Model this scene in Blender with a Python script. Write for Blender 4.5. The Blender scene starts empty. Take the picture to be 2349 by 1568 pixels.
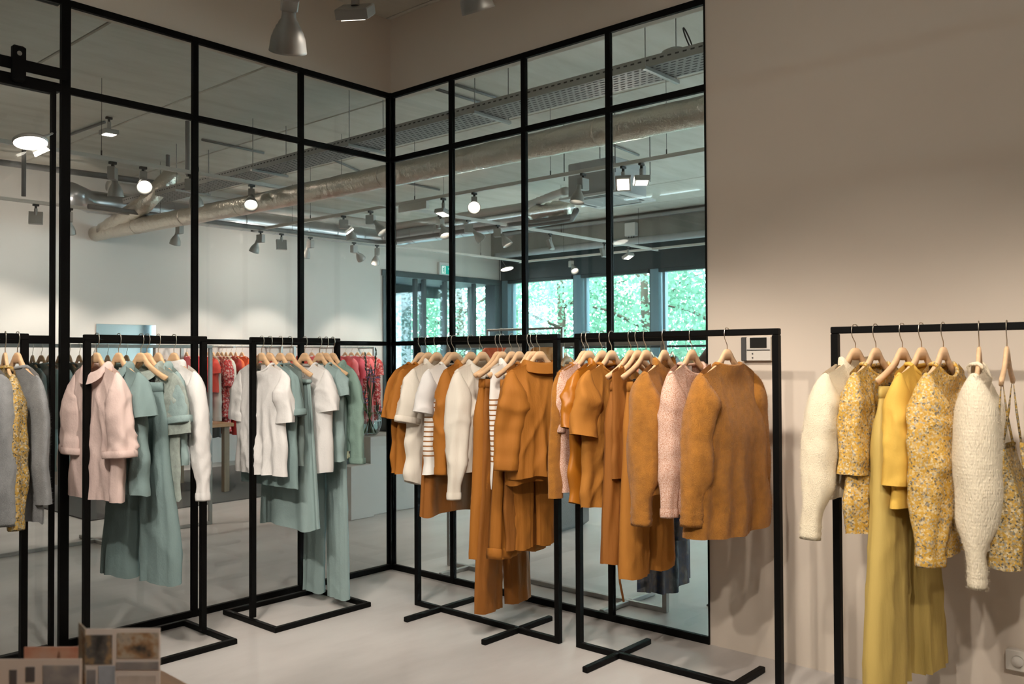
import bpy, math, random
import numpy as np
from mathutils import Matrix, Vector
rnd = random.Random(7)
SC = bpy.context.scene
COL = SC.collection
# ------------------------------------------------------------------ camera, world, exposure
CAM = np.array([-3.9714, -4.6063, 1.45])
YAW, PIT, ROL = np.radians([41.345, .979, -.263])
FPX, PX, PY = 2003.3, 1174.5, 784.0
_f = np.array([np.cos(PIT)*np.cos(YAW), np.cos(PIT)*np.sin(YAW), np.sin(PIT)])
_r = np.array([np.sin(YAW), -np.cos(YAW), 0.]); _u = np.cross(_r, _f)
_R = np.cos(ROL)*_r+np.sin(ROL)*_u; _U = -np.sin(ROL)*_r+np.cos(ROL)*_u
cd = bpy.data.cameras.new('camera'); co = bpy.data.objects.new('camera', cd); COL.objects.link(co)
co.matrix_world = Matrix([[_R[i], _U[i], -_f[i], CAM[i]] for i in range(3)]+[[0, 0, 0, 1]])
cd.sensor_fit = 'HORIZONTAL'; cd.sensor_width = 36; cd.lens = FPX/2349*36
cd.dof.use_dof = True; cd.dof.focus_distance = 5.2; cd.dof.aperture_fstop = 5.0
cd.clip_start = .05
SC.camera = co
W = bpy.data.worlds.new('overcast_sky'); SC.world = W; W.use_nodes = True
wb = W.node_tree.nodes['Background']; wb.inputs[0].default_value = (.70, .93, 1, 1); wb.inputs[1].default_value = 13
sd = bpy.data.lights.new('sun', 'SUN'); sd.energy = 7; sd.angle = math.radians(3); sd.color = (1, .97, .9); so_ = bpy.data.objects.new('sun', sd); COL.objects.link(so_); so_.rotation_euler = (math.radians(48), 0, math.radians(-52))
vs = SC.view_settings; vs.view_transform = 'Standard'; vs.look = 'None'; vs.gamma = 1; vs.exposure = 0.0
try: vs.use_curve_mapping = False
except Exception: pass
SC.cycles.max_bounces = 5; SC.cycles.diffuse_bounces = 4; SC.cycles.glossy_bounces = 3; SC.cycles.transparent_max_bounces = 16; SC.cycles.adaptive_threshold = .05; SC.cycles.use_light_tree = False
SC.cycles.sample_clamp_indirect = 6
SC.cycles.caustics_reflective = False; SC.cycles.caustics_refractive = False

# ------------------------------------------------------------------ pixel helpers (directions; distance comes from what is touched)
def ray(x, y): return _f+(x-PX)/FPX*_R-(y-PY)/FPX*_U
def onz(x, y, z): d = ray(x, y); return CAM+d*(z-CAM[2])/d[2]
def onx(x, y, X): d = ray(x, y); return CAM+d*(X-CAM[0])/d[0]
def ony(x, y, Y): d = ray(x, y); return CAM+d*(Y-CAM[1])/d[1]
def ondep(x, y, D): return CAM+ray(x, y)*D
def zat(x, y, P):
    d = ray(x, y); t = np.hypot(P[0]-CAM[0], P[1]-CAM[1])/np.hypot(d[0], d[1]); return CAM[2]+t*d[2]

# ------------------------------------------------------------------ materials
MATS = {}
def M(name, col=(.5, .5, .5), rough=.6, metal=0, bump=None, var=None, emit=None, spec=.5, sheen=0, trans=0, coat=0):
    if name in MATS: return MATS[name]
    m = bpy.data.materials.new(name); m.use_nodes = True; nt = m.node_tree; n = nt.nodes; l = nt.links
    b = n['Principled BSDF']; b.inputs['Base Color'].default_value = (*col, 1); b.inputs['Roughness'].default_value = rough
    b.inputs['Metallic'].default_value = metal; b.inputs['Specular IOR Level'].default_value = spec
    if sheen: b.inputs['Sheen Weight'].default_value = sheen; b.inputs['Sheen Roughness'].default_value = .5
    if coat: b.inputs['Coat Weight'].default_value = coat
    tc = n.new('ShaderNodeTexCoord')
    if var:                                   # (scale xyz, amount, detail)
        mp = n.new('ShaderNodeMapping'); mp.inputs['Scale'].default_value = var[0]; l.new(tc.outputs['Object'], mp.inputs[0])
        nz = n.new('ShaderNodeTexNoise'); nz.inputs['Scale'].default_value = 1; nz.inputs['Detail'].default_value = 5; l.new(mp.outputs[0], nz.inputs[0])
        cr = n.new('ShaderNodeValToRGB'); e = cr.color_ramp.elements
        a = var[1]; e[0].position = .3; e[1].position = .7
        e[0].color = (*[c*(1-a) for c in col], 1); e[1].color = (*[min(1, c*(1+a)) for c in col], 1)
        l.new(nz.outputs[0], cr.inputs[0]); l.new(cr.outputs[0], b.inputs['Base Color'])
    if bump:                                  # list of (kind, scale xyz, strength, distance)
        prev = None
        for kind, sc, st, di in bump:
            mp = n.new('ShaderNodeMapping'); mp.inputs['Scale'].default_value = sc; l.new(tc.outputs['Object'], mp.inputs[0])
            if kind == 'noise':
                t = n.new('ShaderNodeTexNoise'); t.inputs['Scale'].default_value = 1; t.inputs['Detail'].default_value = 4; o = t.outputs[0]
            elif kind == 'voro':
                t = n.new('ShaderNodeTexVoronoi'); t.inputs['Scale'].default_value = 1; o = t.outputs[0]
            else:
                t = n.new('ShaderNodeTexWave'); t.inputs['Scale'].default_value = 1; t.bands_direction = kind[-1].upper(); t.inputs['Distortion'].default_value = 1.5; t.inputs['Detail'].default_value = 1; o = t.outputs[1]
            l.new(mp.outputs[0], t.inputs[0])
            bp = n.new('ShaderNodeBump'); bp.inputs['Strength'].default_value = st; bp.inputs['Distance'].default_value = di
            l.new(o, bp.inputs['Height'])
            if prev: l.new(prev.outputs[0], bp.inputs['Normal'])
            prev = bp
        l.new(prev.outputs[0], b.inputs['Normal'])
    if emit:
        b.inputs['Emission Color'].default_value = (*emit[0], 1); b.inputs['Emission Strength'].default_value = emit[1]
    if trans:                                 # thin cloth / leaf: some light passes through
        tr = n.new('ShaderNodeBsdfTranslucent'); tr.inputs[0].default_value = (*col, 1)
        if b.inputs['Base Color'].is_linked: l.new(b.inputs['Base Color'].links[0].from_socket, tr.inputs[0])
        mx = n.new('ShaderNodeMixShader'); mx.inputs[0].default_value = trans
        l.new(b.outputs[0], mx.inputs[1]); l.new(tr.outputs[0], mx.inputs[2]); l.new(mx.outputs[0], n['Material Output'].inputs[0])
    if name == 'lens_lit' or name.startswith('exit_'): m.cycles.emission_sampling = 'NONE'
    MATS[name] = m
    return m
def glass(name, tint=(.93, .97, .96), ior=1.5):
    m = bpy.data.materials.new(name); m.use_nodes = True; nt = m.node_tree; n = nt.nodes; l = nt.links
    n.remove(n['Principled BSDF'])
    t = n.new('ShaderNodeBsdfTransparent'); t.inputs[0].default_value = (*tint, 1)
    g = n.new('ShaderNodeBsdfGlossy'); g.inputs['Roughness'].default_value = .015
    ge = n.new('ShaderNodeNewGeometry'); dt = n.new('ShaderNodeVectorMath'); dt.operation = 'DOT_PRODUCT'; l.new(ge.outputs['Normal'], dt.inputs[0]); l.new(ge.outputs['Incoming'], dt.inputs[1])
    def mt_(op, a_, b_=None):
        q = n.new('ShaderNodeMath'); q.operation = op
        for i_, v_ in enumerate((a_, b_)):
            if v_ is None: continue
            if isinstance(v_, (int, float)): q.inputs[i_].default_value = v_
            else: l.new(v_, q.inputs[i_])
        return q.outputs[0]
    c_ = mt_('SUBTRACT', 1.0, mt_('ABSOLUTE', dt.outputs['Value'])); f_ = mt_('ADD', mt_('MULTIPLY', mt_('POWER', c_, 5.0), .96), .04)
    mx = n.new('ShaderNodeMixShader'); l.new(f_, mx.inputs[0]); l.new(t.outputs[0], mx.inputs[1]); l.new(g.outputs[0], mx.inputs[2])
    l.new(mx.outputs[0], n['Material Output'].inputs[0]); MATS[name] = m
    return m
def ramp_mat(name, kind, scale, stops, rough=.75, bump=True, trans=0, vec=(1, 1, 1), const=False, sheen=0):
    m = M(name, (.5, .5, .5), rough, sheen=sheen); nt = m.node_tree; n = nt.nodes; l = nt.links; b = n['Principled BSDF']
    tc = n.new('ShaderNodeTexCoord'); mp = n.new('ShaderNodeMapping'); mp.inputs['Scale'].default_value = [v*scale for v in vec]; l.new(tc.outputs['Object'], mp.inputs[0])
    if kind == 'voro':
        nz = n.new('ShaderNodeTexNoise'); nz.inputs['Scale'].default_value = 1.3; l.new(mp.outputs[0], nz.inputs[0])
        ad = n.new('ShaderNodeVectorMath'); ad.operation = 'MULTIPLY_ADD'; ad.inputs[1].default_value = (1.2, 1.2, 1.2); l.new(nz.outputs[1], ad.inputs[0]); l.new(mp.outputs[0], ad.inputs[2])
        t = n.new('ShaderNodeTexVoronoi'); t.inputs['Scale'].default_value = 1; l.new(ad.outputs[0], t.inputs[0])
        sp = n.new('ShaderNodeSeparateColor'); l.new(t.outputs[1], sp.inputs[0]); o = sp.outputs[0]
    elif kind == 'noise':
        t = n.new('ShaderNodeTexNoise'); t.inputs['Scale'].default_value = 1; t.inputs['Detail'].default_value = 3; l.new(mp.outputs[0], t.inputs[0]); o = t.outputs[0]
    cr = n.new('ShaderNodeValToRGB'); e = cr.color_ramp.elements
    if const: cr.color_ramp.interpolation = 'CONSTANT'
    while len(e) < len(stops): e.new(.5)
    for k, (p, c) in enumerate(stops): e[k].position = p; e[k].color = (*c, 1)
    l.new(o, cr.inputs[0]); l.new(cr.outputs[0], b.inputs['Base Color'])
    return m

fab = lambda s=1: [('noise', (30, 30, 5), .40*s, .012), ('noise', (420, 420, 260), .3*s, .0015)]
linen = lambda s=1: [('noise', (26, 26, 10), .3*s, .010), ('noise', (70, 70, 50), .3*s, .005), ('noise', (300, 300, 120), .4*s, .002)]
knit = lambda s=1: [('noise', (18, 18, 5), .3*s, .015), ('noise', (330, 330, 200), .8*s, .003)]
rib = lambda s=1: [('waveZ', (26, 26, 26), .12*s, .003), ('noise', (200, 200, 60), .9*s, .006)]
M('wall_paint', (.65, .565, .475), .9, bump=[('noise', (60, 60, 60), .05, .002)], var=((.8, .8, .8), .03))
M('bulkhead_paint', (.65, .565, .475), .9, bump=[('noise', (60, 60, 60), .05, .002)])
M('white_wall', (.70, .67, .63), .9, var=((.7, .7, .7), .03))
M('black_metal', (.0025, .0024, .0022), .5, spec=.12, bump=[('noise', (200, 200, 200), .05, .001)])
M('grey_steel', (.34, .33, .31), .4, .7)
M('beech', (.72, .47, .27), .45, var=((3, 40, 60), .14), bump=[('noise', (6, 80, 120), .1, .002)])
M('hook_wire', (.62, .55, .45), .28, 1)
M('clip_black', (.02, .02, .02), .4)
M('clip_steel', (.5, .48, .45), .3, 1)
M('lamp_grey', (.36, .345, .32), .45, .3)
M('lamp_black', (.015, .015, .015), .5)
M('lens_lit', (1, 1, 1), .4, emit=((1, .93, .80), 9))
M('lens_off', (.75, .74, .72), .2)
M('track_white', (.62, .59, .54), .5)
M('tray_metal', (.33, .32, .30), .6, .1)
M('slot_dark', (.03, .03, .03), .8)
M('foil', (.66, .60, .52), .28, .95, bump=[('noise', (14, 18, 14), .8, .02), ('noise', (60, 70, 60), .7, .006)])
M('spiral_steel', (.5, .51, .52), .32, .9)
M('pipe_white', (.55, .52, .48), .5)
M('pipe_grey', (.17, .165, .16), .5)
M('ac_white', (.72, .73, .72), .5)
M('ac_body', (.42, .42, .42), .55, .3)
M('concrete_beam', (.30, .285, .26), .85, var=((3, 3, 1.2), .15), bump=[('noise', (20, 20, 4), .4, .01)])
M('dark_frame', (.03, .045, .05), .5)
M('blue_frame', (.20, .32, .38), .5)
M('exit_green', (.0, .32, .24), .5, emit=((.0, .42, .33), .55))
M('exit_white', (.9, .95, .92), .5, emit=((.9, 1, .95), .5))
M('plastic_white', (.62, .58, .52), .5)
M('plastic_dark', (.06, .06, .06), .5)
M('screen_dark', (.02, .02, .018), .2)
M('wood_table', (.40, .20, .075), .4, var=((3, 30, 30), .18))
M('wood_leg', (.20, .14, .08), .5, var=((20, 20, 3), .15))
M('plinth_paint', (.50, .475, .44), .7)
M('rug_dark', (.09, .085, .08), .95, bump=[('noise', (200, 200, 200), .6, .004)])
M('mirror', (.62, .66, .68), .04, 1)
M('bark', (.09, .07, .05), .9)
M('leaf', (.26, .47, .34), .5, var=((.9, .9, .9), .3), trans=.5)
M('water', (.75, .85, .8), .05)
M('paving', (.45, .45, .44), .9)
glass('pane_glass', (.972, .975, .970)); glass('window_glass', (.94, .97, .975)); glass('vase_glass', (.80, .88, .88), 1.45)
# concrete ceiling and floor
def concrete(name, c0, c1, c2, sc, rough, rv, st):
    m = M(name, c1, rough); nt = m.node_tree; n = nt.nodes; l = nt.links; b = n['Principled BSDF']
    tc = n.new('ShaderNodeTexCoord'); mp = n.new('ShaderNodeMapping'); mp.inputs['Scale'].default_value = sc; l.new(tc.outputs['Object'], mp.inputs[0])
    nz = n.new('ShaderNodeTexNoise'); nz.inputs['Scale'].default_value = 1; nz.inputs['Detail'].default_value = 7; nz.inputs['Roughness'].default_value = .6; l.new(mp.outputs[0], nz.inputs[0])
    cr = n.new('ShaderNodeValToRGB'); e = cr.color_ramp.elements; e[0].position = .3; e[1].position = .72; e[0].color = (*c0, 1); e[1].color = (*c2, 1); k = e.new(.5); k.color = (*c1, 1)
    l.new(nz.outputs[0], cr.inputs[0]); l.new(cr.outputs[0], b.inputs['Base Color'])
    n2 = n.new('ShaderNodeTexNoise'); n2.inputs['Scale'].default_value = 2.5; n2.inputs['Detail'].default_value = 5; l.new(tc.outputs['Object'], n2.inputs[0])
    mr = n.new('ShaderNodeMapRange'); mr.inputs[3].default_value = rough-rv; mr.inputs[4].default_value = rough+rv; l.new(n2.outputs[0], mr.inputs[0]); l.new(mr.outputs[0], b.inputs['Roughness'])
    bp = n.new('ShaderNodeBump'); bp.inputs['Strength'].default_value = st; bp.inputs['Distance'].default_value = .004; l.new(nz.outputs[0], bp.inputs['Height']); l.new(bp.outputs[0], b.inputs['Normal'])
    return m
concrete('floor_concrete', (.385, .355, .335), (.49, .46, .437), (.58, .548, .52), (.55, 1.4, 1), .42, .12, .05)
concrete('ceiling_concrete', (.56, .525, .45), (.64, .605, .53), (.70, .67, .60), (1.2, 5, 1), .9, .05, .25)
# fabrics
M('f_pink', (.74, .57, .52), .85, bump=linen(), trans=.12)
M('f_white', (.80, .78, .76), .85, bump=linen(), trans=.15)
M('f_cream', (.80, .74, .64), .85, bump=fab(), trans=.12)
M('f_sage', (.205, .29, .287), .85, bump=linen(), var=((6, 6, 4), .07), trans=.08)
M('f_sage_pale', (.285, .385, .378), .85, bump=linen(), var=((6, 6, 4), .07), trans=.08)
M('f_sage_green', (.22, .33, .28), .85, bump=linen(), trans=.08)
M('f_greygreen', (.30, .345, .31), .9, bump=linen(1.3), var=((40, 40, 40), .15))
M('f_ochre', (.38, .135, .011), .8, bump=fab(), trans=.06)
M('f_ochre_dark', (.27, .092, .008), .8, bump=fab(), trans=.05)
M('f_ochre_linen', (.40, .155, .018), .85, bump=linen(), trans=.06)
M('f_ochre_satin', (.40, .138, .010), .42, bump=fab(.6), trans=.05)
M('f_ochre_mohair', (.38, .152, .018), .95, bump=knit(1.4), var=((30, 30, 30), .16), sheen=.12)
M('f_cream_mohair', (.78, .68, .50), .95, bump=knit(1.3), var=((30, 30, 30), .05), sheen=.12)
M('f_cream_rib', (.82, .72, .54), .95, bump=rib(1.2), sheen=.12)
M('f_grey_mohair', (.24, .245, .25), .95, bump=knit(1.4), var=((30, 30, 30), .12), sheen=.12)
M('f_mustard', (.52, .37, .10), .75, bump=fab(.8), trans=.05)
M('f_yellow', (.74, .46, .08), .8, bump=linen(), trans=.12)
ramp_mat('f_floral', 'voro', 165, [(0, (.50, .27, .03)), (.38, (.58, .34, .05)), (.55, (.66, .54, .32)), (.70, (.55, .31, .04)), (.84, (.42, .38, .30)), (.95, (.16, .12, .07))], .7)
ramp_mat('f_floral_dark', 'voro', 170, [(0, (.48, .28, .04)), (.33, (.36, .21, .03)), (.52, (.55, .45, .28)), (.66, (.28, .17, .03)), (.82, (.28, .27, .22)), (.92, (.07, .055, .03))], .7)
ramp_mat('f_speckle', 'noise', 330, [(.34, (.40, .17, .09)), (.48, (.56, .32, .22)), (.53, (.68, .48, .39)), (.8, (.74, .58, .50))], .8)
ramp_mat('f_plaid', 'noise', 14, [(.35, (.012, .02, .035)), (.48, (.02, .04, .09)), (.58, (.06, .06, .07)), (.72, (.13, .15, .17))], .8, vec=(1.6, 1.6, .9))
ramp_mat('f_redprint', 'voro', 60, [(0, (.55, .05, .05)), (.4, (.65, .22, .20)), (.6, (.25, .02, .03)), (.85, (.75, .55, .50))], .8, const=True)
M('f_red', (.62, .07, .045), .8, bump=fab()); M('f_darkred', (.35, .02, .015), .8, bump=fab())
M('f_orange', (.70, .13, .04), .8, bump=fab()); M('f_coral', (.75, .16, .17), .8, bump=fab()); M('f_dark', (.03, .04, .042), .85, bump=fab())
M('f_hotpink', (.70, .09, .13), .8, bump=fab()); M('f_black', (.012, .014, .018), .55, bump=fab()); M('f_stone', (.52, .47, .42), .85, bump=fab())
M('f_sage_dark', (.13, .17, .16), .85, bump=fab()); M('f_tag', (.75, .73, .70), .7); M('f_tagdark', (.03, .03, .03), .7)
def stripe_mat():
    m = M('f_stripe', (.80, .77, .72), .85, bump=fab(.6)); nt = m.node_tree; n = nt.nodes; l = nt.links
    tc = n.new('ShaderNodeTexCoord'); sx = n.new('ShaderNodeSeparateXYZ'); l.new(tc.outputs['Object'], sx.inputs[0])
    fr = n.new('ShaderNodeMath'); fr.operation = 'MULTIPLY'; fr.inputs[1].default_value = 38; l.new(sx.outputs[2], fr.inputs[0])
    f2 = n.new('ShaderNodeMath'); f2.operation = 'FRACT'; l.new(fr.outputs[0], f2.inputs[0])
    lt = n.new('ShaderNodeMath'); lt.operation = 'LESS_THAN'; lt.inputs[1].default_value = .30; l.new(f2.outputs[0], lt.inputs[0])
    a = n.new('ShaderNodeMath'); a.operation = 'LESS_THAN'; a.inputs[1].default_value = -.33; l.new(sx.outputs[2], a.inputs[0])
    b = n.new('ShaderNodeMath'); b.operation = 'GREATER_THAN'; b.inputs[1].default_value = -.675; l.new(sx.outputs[2], b.inputs[0])
    p = n.new('ShaderNodeMath'); p.operation = 'MULTIPLY'; l.new(a.outputs[0], p.inputs[0]); l.new(b.outputs[0], p.inputs[1])
    q = n.new('ShaderNodeMath'); q.operation = 'MULTIPLY'; l.new(p.outputs[0], q.inputs[0]); l.new(lt.outputs[0], q.inputs[1])
    mx = n.new('ShaderNodeMix'); mx.data_type = 'RGBA'; l.new(q.outputs[0], mx.inputs[0]); mx.inputs[6].default_value = (.80, .77, .72, 1); mx.inputs[7].default_value = (.30, .12, .03, 1)
    l.new(mx.outputs[2], n['Principled BSDF'].inputs['Base Color'])
stripe_mat()

# ------------------------------------------------------------------ mesh helpers
def mat(m): return MATS[m] if isinstance(m, str) else m
def link(o, parent=None):
    COL.objects.link(o)
    if parent is not None: o.parent = parent
    return o
def meshobj(name, V, F, m, parent=None, smooth=False, loc=None):
    me = bpy.data.meshes.new(name); me.from_pydata([tuple(map(float, v)) for v in V], [], [tuple(int(i) for i in f) for f in F])
    if smooth: me.polygons.foreach_set('use_smooth', [True]*len(me.polygons))
    me.materials.append(mat(m)); me.update()
    o = bpy.data.objects.new(name, me)
    if loc is not None: o.location = tuple(map(float, loc))
    return link(o, parent)
def dup(o, parent=None, loc=None):
    c = o.copy(); link(c, parent)
    if loc is not None: c.location = tuple(map(float, loc))
    return c
def tag(o, label, cat=None, group=None, kind=None):
    o['label'] = label
    if cat: o['category'] = cat
    if group: o['group'] = group
    if kind: o['kind'] = kind
    return o
def struct(o, label=None, cat=None):
    o['kind'] = 'structure'
    if label: o['label'] = label
    if cat: o['category'] = cat
    return o
def empty(name, loc=(0, 0, 0), rz=0):
    o = bpy.data.objects.new(name, None); o.empty_display_size = .05; o.location = tuple(map(float, loc)); o.rotation_euler = (0, 0, rz); COL.objects.link(o); return o
class MB:
    def __init__(s): s.V = []; s.F = []
    def add(s, V, F):
        b = len(s.V); s.V += [tuple(v) for v in V]; s.F += [tuple(i+b for i in f) for f in F]; return s
    def box(s, c, d, rz=0, bev=0):
        x, y, z = [k/2 for k in d]
        if bev:
            b = min(bev, x*.9, y*.9, z*.9); V = []
            for zz, i in ((-z, b), (-z+b, 0), (z-b, 0), (z, b)):
                V += [(sx*(x-i), sy*(y-i), zz) for sx, sy in ((-1, -1), (1, -1), (1, 1), (-1, 1))]
            F = [(3, 2, 1, 0), (12, 13, 14, 15)]
            for k in range(3):
                for j in range(4): F.append((k*4+j, k*4+(j+1) % 4, k*4+4+(j+1) % 4, k*4+4+j))
        else:
            V = [(sx*x, sy*y, sz*z) for sz in (-1, 1) for sx, sy in ((-1, -1), (1, -1), (1, 1), (-1, 1))]
            F = [(3, 2, 1, 0), (4, 5, 6, 7)]+[(j, (j+1) % 4, 4+(j+1) % 4, 4+j) for j in range(4)]
        cr, sr = math.cos(rz), math.sin(rz)
        return s.add([(c[0]+a*cr-b_*sr, c[1]+a*sr+b_*cr, c[2]+e) for a, b_, e in V], F)
    def bx(s, p, q, bev=0):
        return s.box([(a+b)/2 for a, b in zip(p, q)], [abs(b-a) for a, b in zip(p, q)], 0, bev)
    def tube(s, path, r, n=8, caps=True, closed=False):
        P = np.array(path, float); k = len(P); R = [r]*k if np.isscalar(r) else r
        up = None; V = []
        for i in range(k):
            t = P[min(i+1, k-1)]-P[max(i-1, 0)] if not closed else P[(i+1) % k]-P[i-1]
            t = t/(np.linalg.norm(t)+1e-9)
            if up is None: up = np.array([0, 0, 1.]) if abs(t[2]) < .9 else np.array([1., 0, 0])
            a = np.cross(t, up); a /= np.linalg.norm(a)+1e-9; up = np.cross(a, t)
            for j in range(n):
                q = 2*math.pi*j/n; V.append(P[i]+R[i]*(math.cos(q)*a+math.sin(q)*up))
        F = []
        for i in range(k if closed else k-1):
            i2 = (i+1) % k
            for j in range(n): F.append((i*n+j, i*n+(j+1) % n, i2*n+(j+1) % n, i2*n+j))
        if caps and not closed: F.append(tuple(range(n-1, -1, -1))); F.append(tuple((k-1)*n+j for j in range(n)))
        return s.add(V, F)
    def lathe(s, prof, n=24, mtx=None, capend=False):
        V = []
        for r, z in prof:
            for j in range(n):
                q = 2*math.pi*j/n; v = Vector((r*math.cos(q), r*math.sin(q), z)); V.append(tuple(mtx @ v) if mtx else tuple(v))
        F = [(i*n+j, i*n+(j+1) % n, (i+1)*n+(j+1) % n, (i+1)*n+j) for i in range(len(prof)-1) for j in range(n)]
        if capend: F.append(tuple((len(prof)-1)*n+j for j in range(n)))
        return s.add(V, F)
    def build(s, name, m, parent=None, smooth=False, loc=None): return meshobj(name, s.V, s.F, m, parent, smooth, loc)
def boxo(name, p, q, m, parent=None, bev=0): return MB().bx(p, q, bev).build(name, m, parent)

# ------------------------------------------------------------------ structure: floor, ceiling, walls
CZ = 3.79; W1 = 6.56; W2 = 8.40; ZT = 3.275
struct(boxo('floor', (-7.2, -8.2, -.12), (8.9, 7.0, 0), 'floor_concrete'), 'pale beige polished concrete floor')
ceil = struct(boxo('ceiling', (-7.2, -8.2, CZ+.06), (8.9, 7.0, CZ+.2), 'ceiling_concrete'), 'raw concrete ceiling of wide slabs')
me0 = None
for k in range(-5, 7):
    x = -.03+1.25*k
    if me0 is None: me0 = boxo('ceiling_slab', (-.619, -8.1, CZ), (.619, 6.9, CZ+.07), 'ceiling_concrete', ceil, bev=.009); me0.location.x = x+.625
    else: dup(me0, ceil, (x+.625, 0, 0))
WT = .14
w = MB(); w.bx((-7, 0, ZT), (0+WT, WT, CZ)); struct(w.build('wall_left', 'bulkhead_paint'), 'plain plaster wall above the left glass partition')
w = MB(); w.bx((0, -8, 0), (WT, -2.43, CZ)); w.bx((0, -2.43, ZT), (WT, 0, CZ)); struct(w.build('wall_right', 'wall_paint'), 'plain beige plaster wall right of the glass partition')
struct(boxo('wall_rear', (-7, -8.15, 0), (.1, -8, CZ), 'wall_paint')); struct(boxo('wall_side', (-7.15, -8, 0), (-7, 7, CZ), 'wall_paint'))
struct(boxo('wall_shop_end', (.14, -8.15, 0), (8.8, -8, CZ), 'white_wall'))
# far wall (white) with a door opening, and the window wall
DX0, DX1, DZ = 5.47, 8.30, 2.91
w = MB(); w.bx((-7, W1, 0), (DX0, W1+.2, CZ)); w.bx((DX0, W1, DZ), (W2+.2, W1+.2, CZ)); struct(w.build('wall_back', 'white_wall'), 'long white wall at the far side of the shop')
WZ = 2.90
w = MB(); w.bx((W2, -8, 0), (W2+.2, W1, .30)); w.bx((W2, -8, WZ), (W2+.2, W1, CZ)); struct(w.build('wall_window_side', 'dark_frame'), 'dark wall band above the shop windows')
beam = struct(boxo('trim_1', (8.13, -8, 3.34), (8.40, W1, CZ), 'concrete_beam', bev=.01), 'raw concrete beam above the shop windows')

# ------------------------------------------------------------------ glass partitions
def partition(name, label, xs, axis, posts_w, z_rails, side_end):
    root = struct(empty(name), label)
    def b(n, a0, a1, z0, z1, d0=-.0135, d1=.0135, m='black_metal', bev=.003):
        if axis == 'x': return boxo(n, (a0, d0, z0), (a1, d1, z1), m, root, bev)
        return boxo(n, (d0, a0, z0), (d1, a1, z1), m, root, bev)
    for a, wd in zip(xs, posts_w): b('mullion', a-wd/2, a+wd/2, 0, ZT)
    zr = z_rails
    for i in range(len(xs)-1):
        hi, lo = xs[i]-posts_w[i]/2, xs[i+1]+posts_w[i+1]/2
        for (z, h) in zr: b('transom', lo, hi, z-h/2, z+h/2, -.013, .013)
        for j in range(len(zr)-1):
            z0 = zr[j][0]+zr[j][1]/2; z1 = zr[j+1][0]-zr[j+1][1]/2
            b('pane', lo, hi, z0, z1, -.004, .004, 'pane_glass', 0)
    return root
ZR = [(.019, .038), (1.545, .030), (2.812, .036), (ZT-.018, .036)]
partition('window_1', 'black framed glass partition on the left with tall panes', [-.024, -.739, -1.453, -2.157], 'x', [.0, .032, .032, .044], ZR, 0)
partition('window_2', 'black framed glass partition on the right ending at the beige wall', [-.024, -.601, -1.218, -1.834, -2.43], 'y', [.0, .032, .032, .032, .004], ZR, 0)
struct(boxo('trim_2', (-.024, -.024, 0), (.024, .024, ZT), 'black_metal', bev=.004), 'thick black corner post of the glass partitions')
# left bay: sliding door leaf hung on a flat rail, fixed light above
d1 = struct(empty('door_1', (-2.2, -.06, 0)), 'black framed sliding glass door hung from a flat rail')
def db(n, p, q, m='black_metal', bev=.003): 
    o = boxo(n, [a-b for a, b in zip(p, (-2.2, -.06, 0))], [a-b for a, b in zip(q, (-2.2, -.06, 0))], m, d1, bev); return o
zt0 = ony(60, 183, -.06)[2]
sx0, sx1 = ony(112, 785, -.050)[0], ony(127, 785, -.080)[0]
db('stile', (sx0, -.080, .01), (sx1, -.050, zt0)); db('stile', (-3.36, -.085, .01), (-3.313, -.045, zt0))
for z, h in ((.032, .044), (1.545, .04), (zt0-.02, .05)): db('leaf_rail', (-3.313, -.085, z-h/2), (sx0, -.045, z+h/2))
db('pane', (-3.313, -.068, .05), (sx0, -.062, 1.527), 'pane_glass', 0); db('pane', (-3.313, -.068, 1.565), (sx0, -.062, zt0-.045), 'pane_glass', 0)
zk = ony(60, 150, -.10)[2]
db('sliding_rail', (-4.6, -.095, zk-.028), (-2.185, -.083, zk+.028))
xr = ony(43, 140, -.11)[0]
db('roller_hanger', (xr-.03, -.118, zk-.09), (xr+.03, -.096, zk+.085), 'black_metal', .012)
r_ = MB(); r_.lathe([(.011, 0), (.011, .004), (0, .004)], 16, Matrix.Translation((xr+2.2, -.058, zk+.045)) @ Matrix.Rotation(math.pi/2, 4, 'X')); r_.build('bolt', 'grey_steel', d1)
fx = struct(empty('window_3'), 'fixed glass bay above the sliding door')
boxo('transom', (-7, -.024, ZT-.04), (-2.185, .024, ZT), 'black_metal', fx, .003); boxo('pane', (-7, -.004, 2.84), (-2.185, .004, ZT-.04), 'pane_glass', fx); boxo('transom', (-7, -.024, 2.79), (-2.185, .024, 2.834), 'black_metal', fx, .003)
boxo('mullion', (-3.46, -.028, 0), (-3.40, .028, ZT), 'black_metal', fx, .003); boxo('sill', (-7, -.024, 0), (-3.46, .024, .044), 'black_metal', fx, .003); boxo('threshold', (-3.40, -.024, 0), (-2.185, .024, .012), 'black_metal', fx, .003)
boxo('pane', (-7, -.004, .044), (-3.46, .004, 2.79), 'pane_glass', fx)

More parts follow.
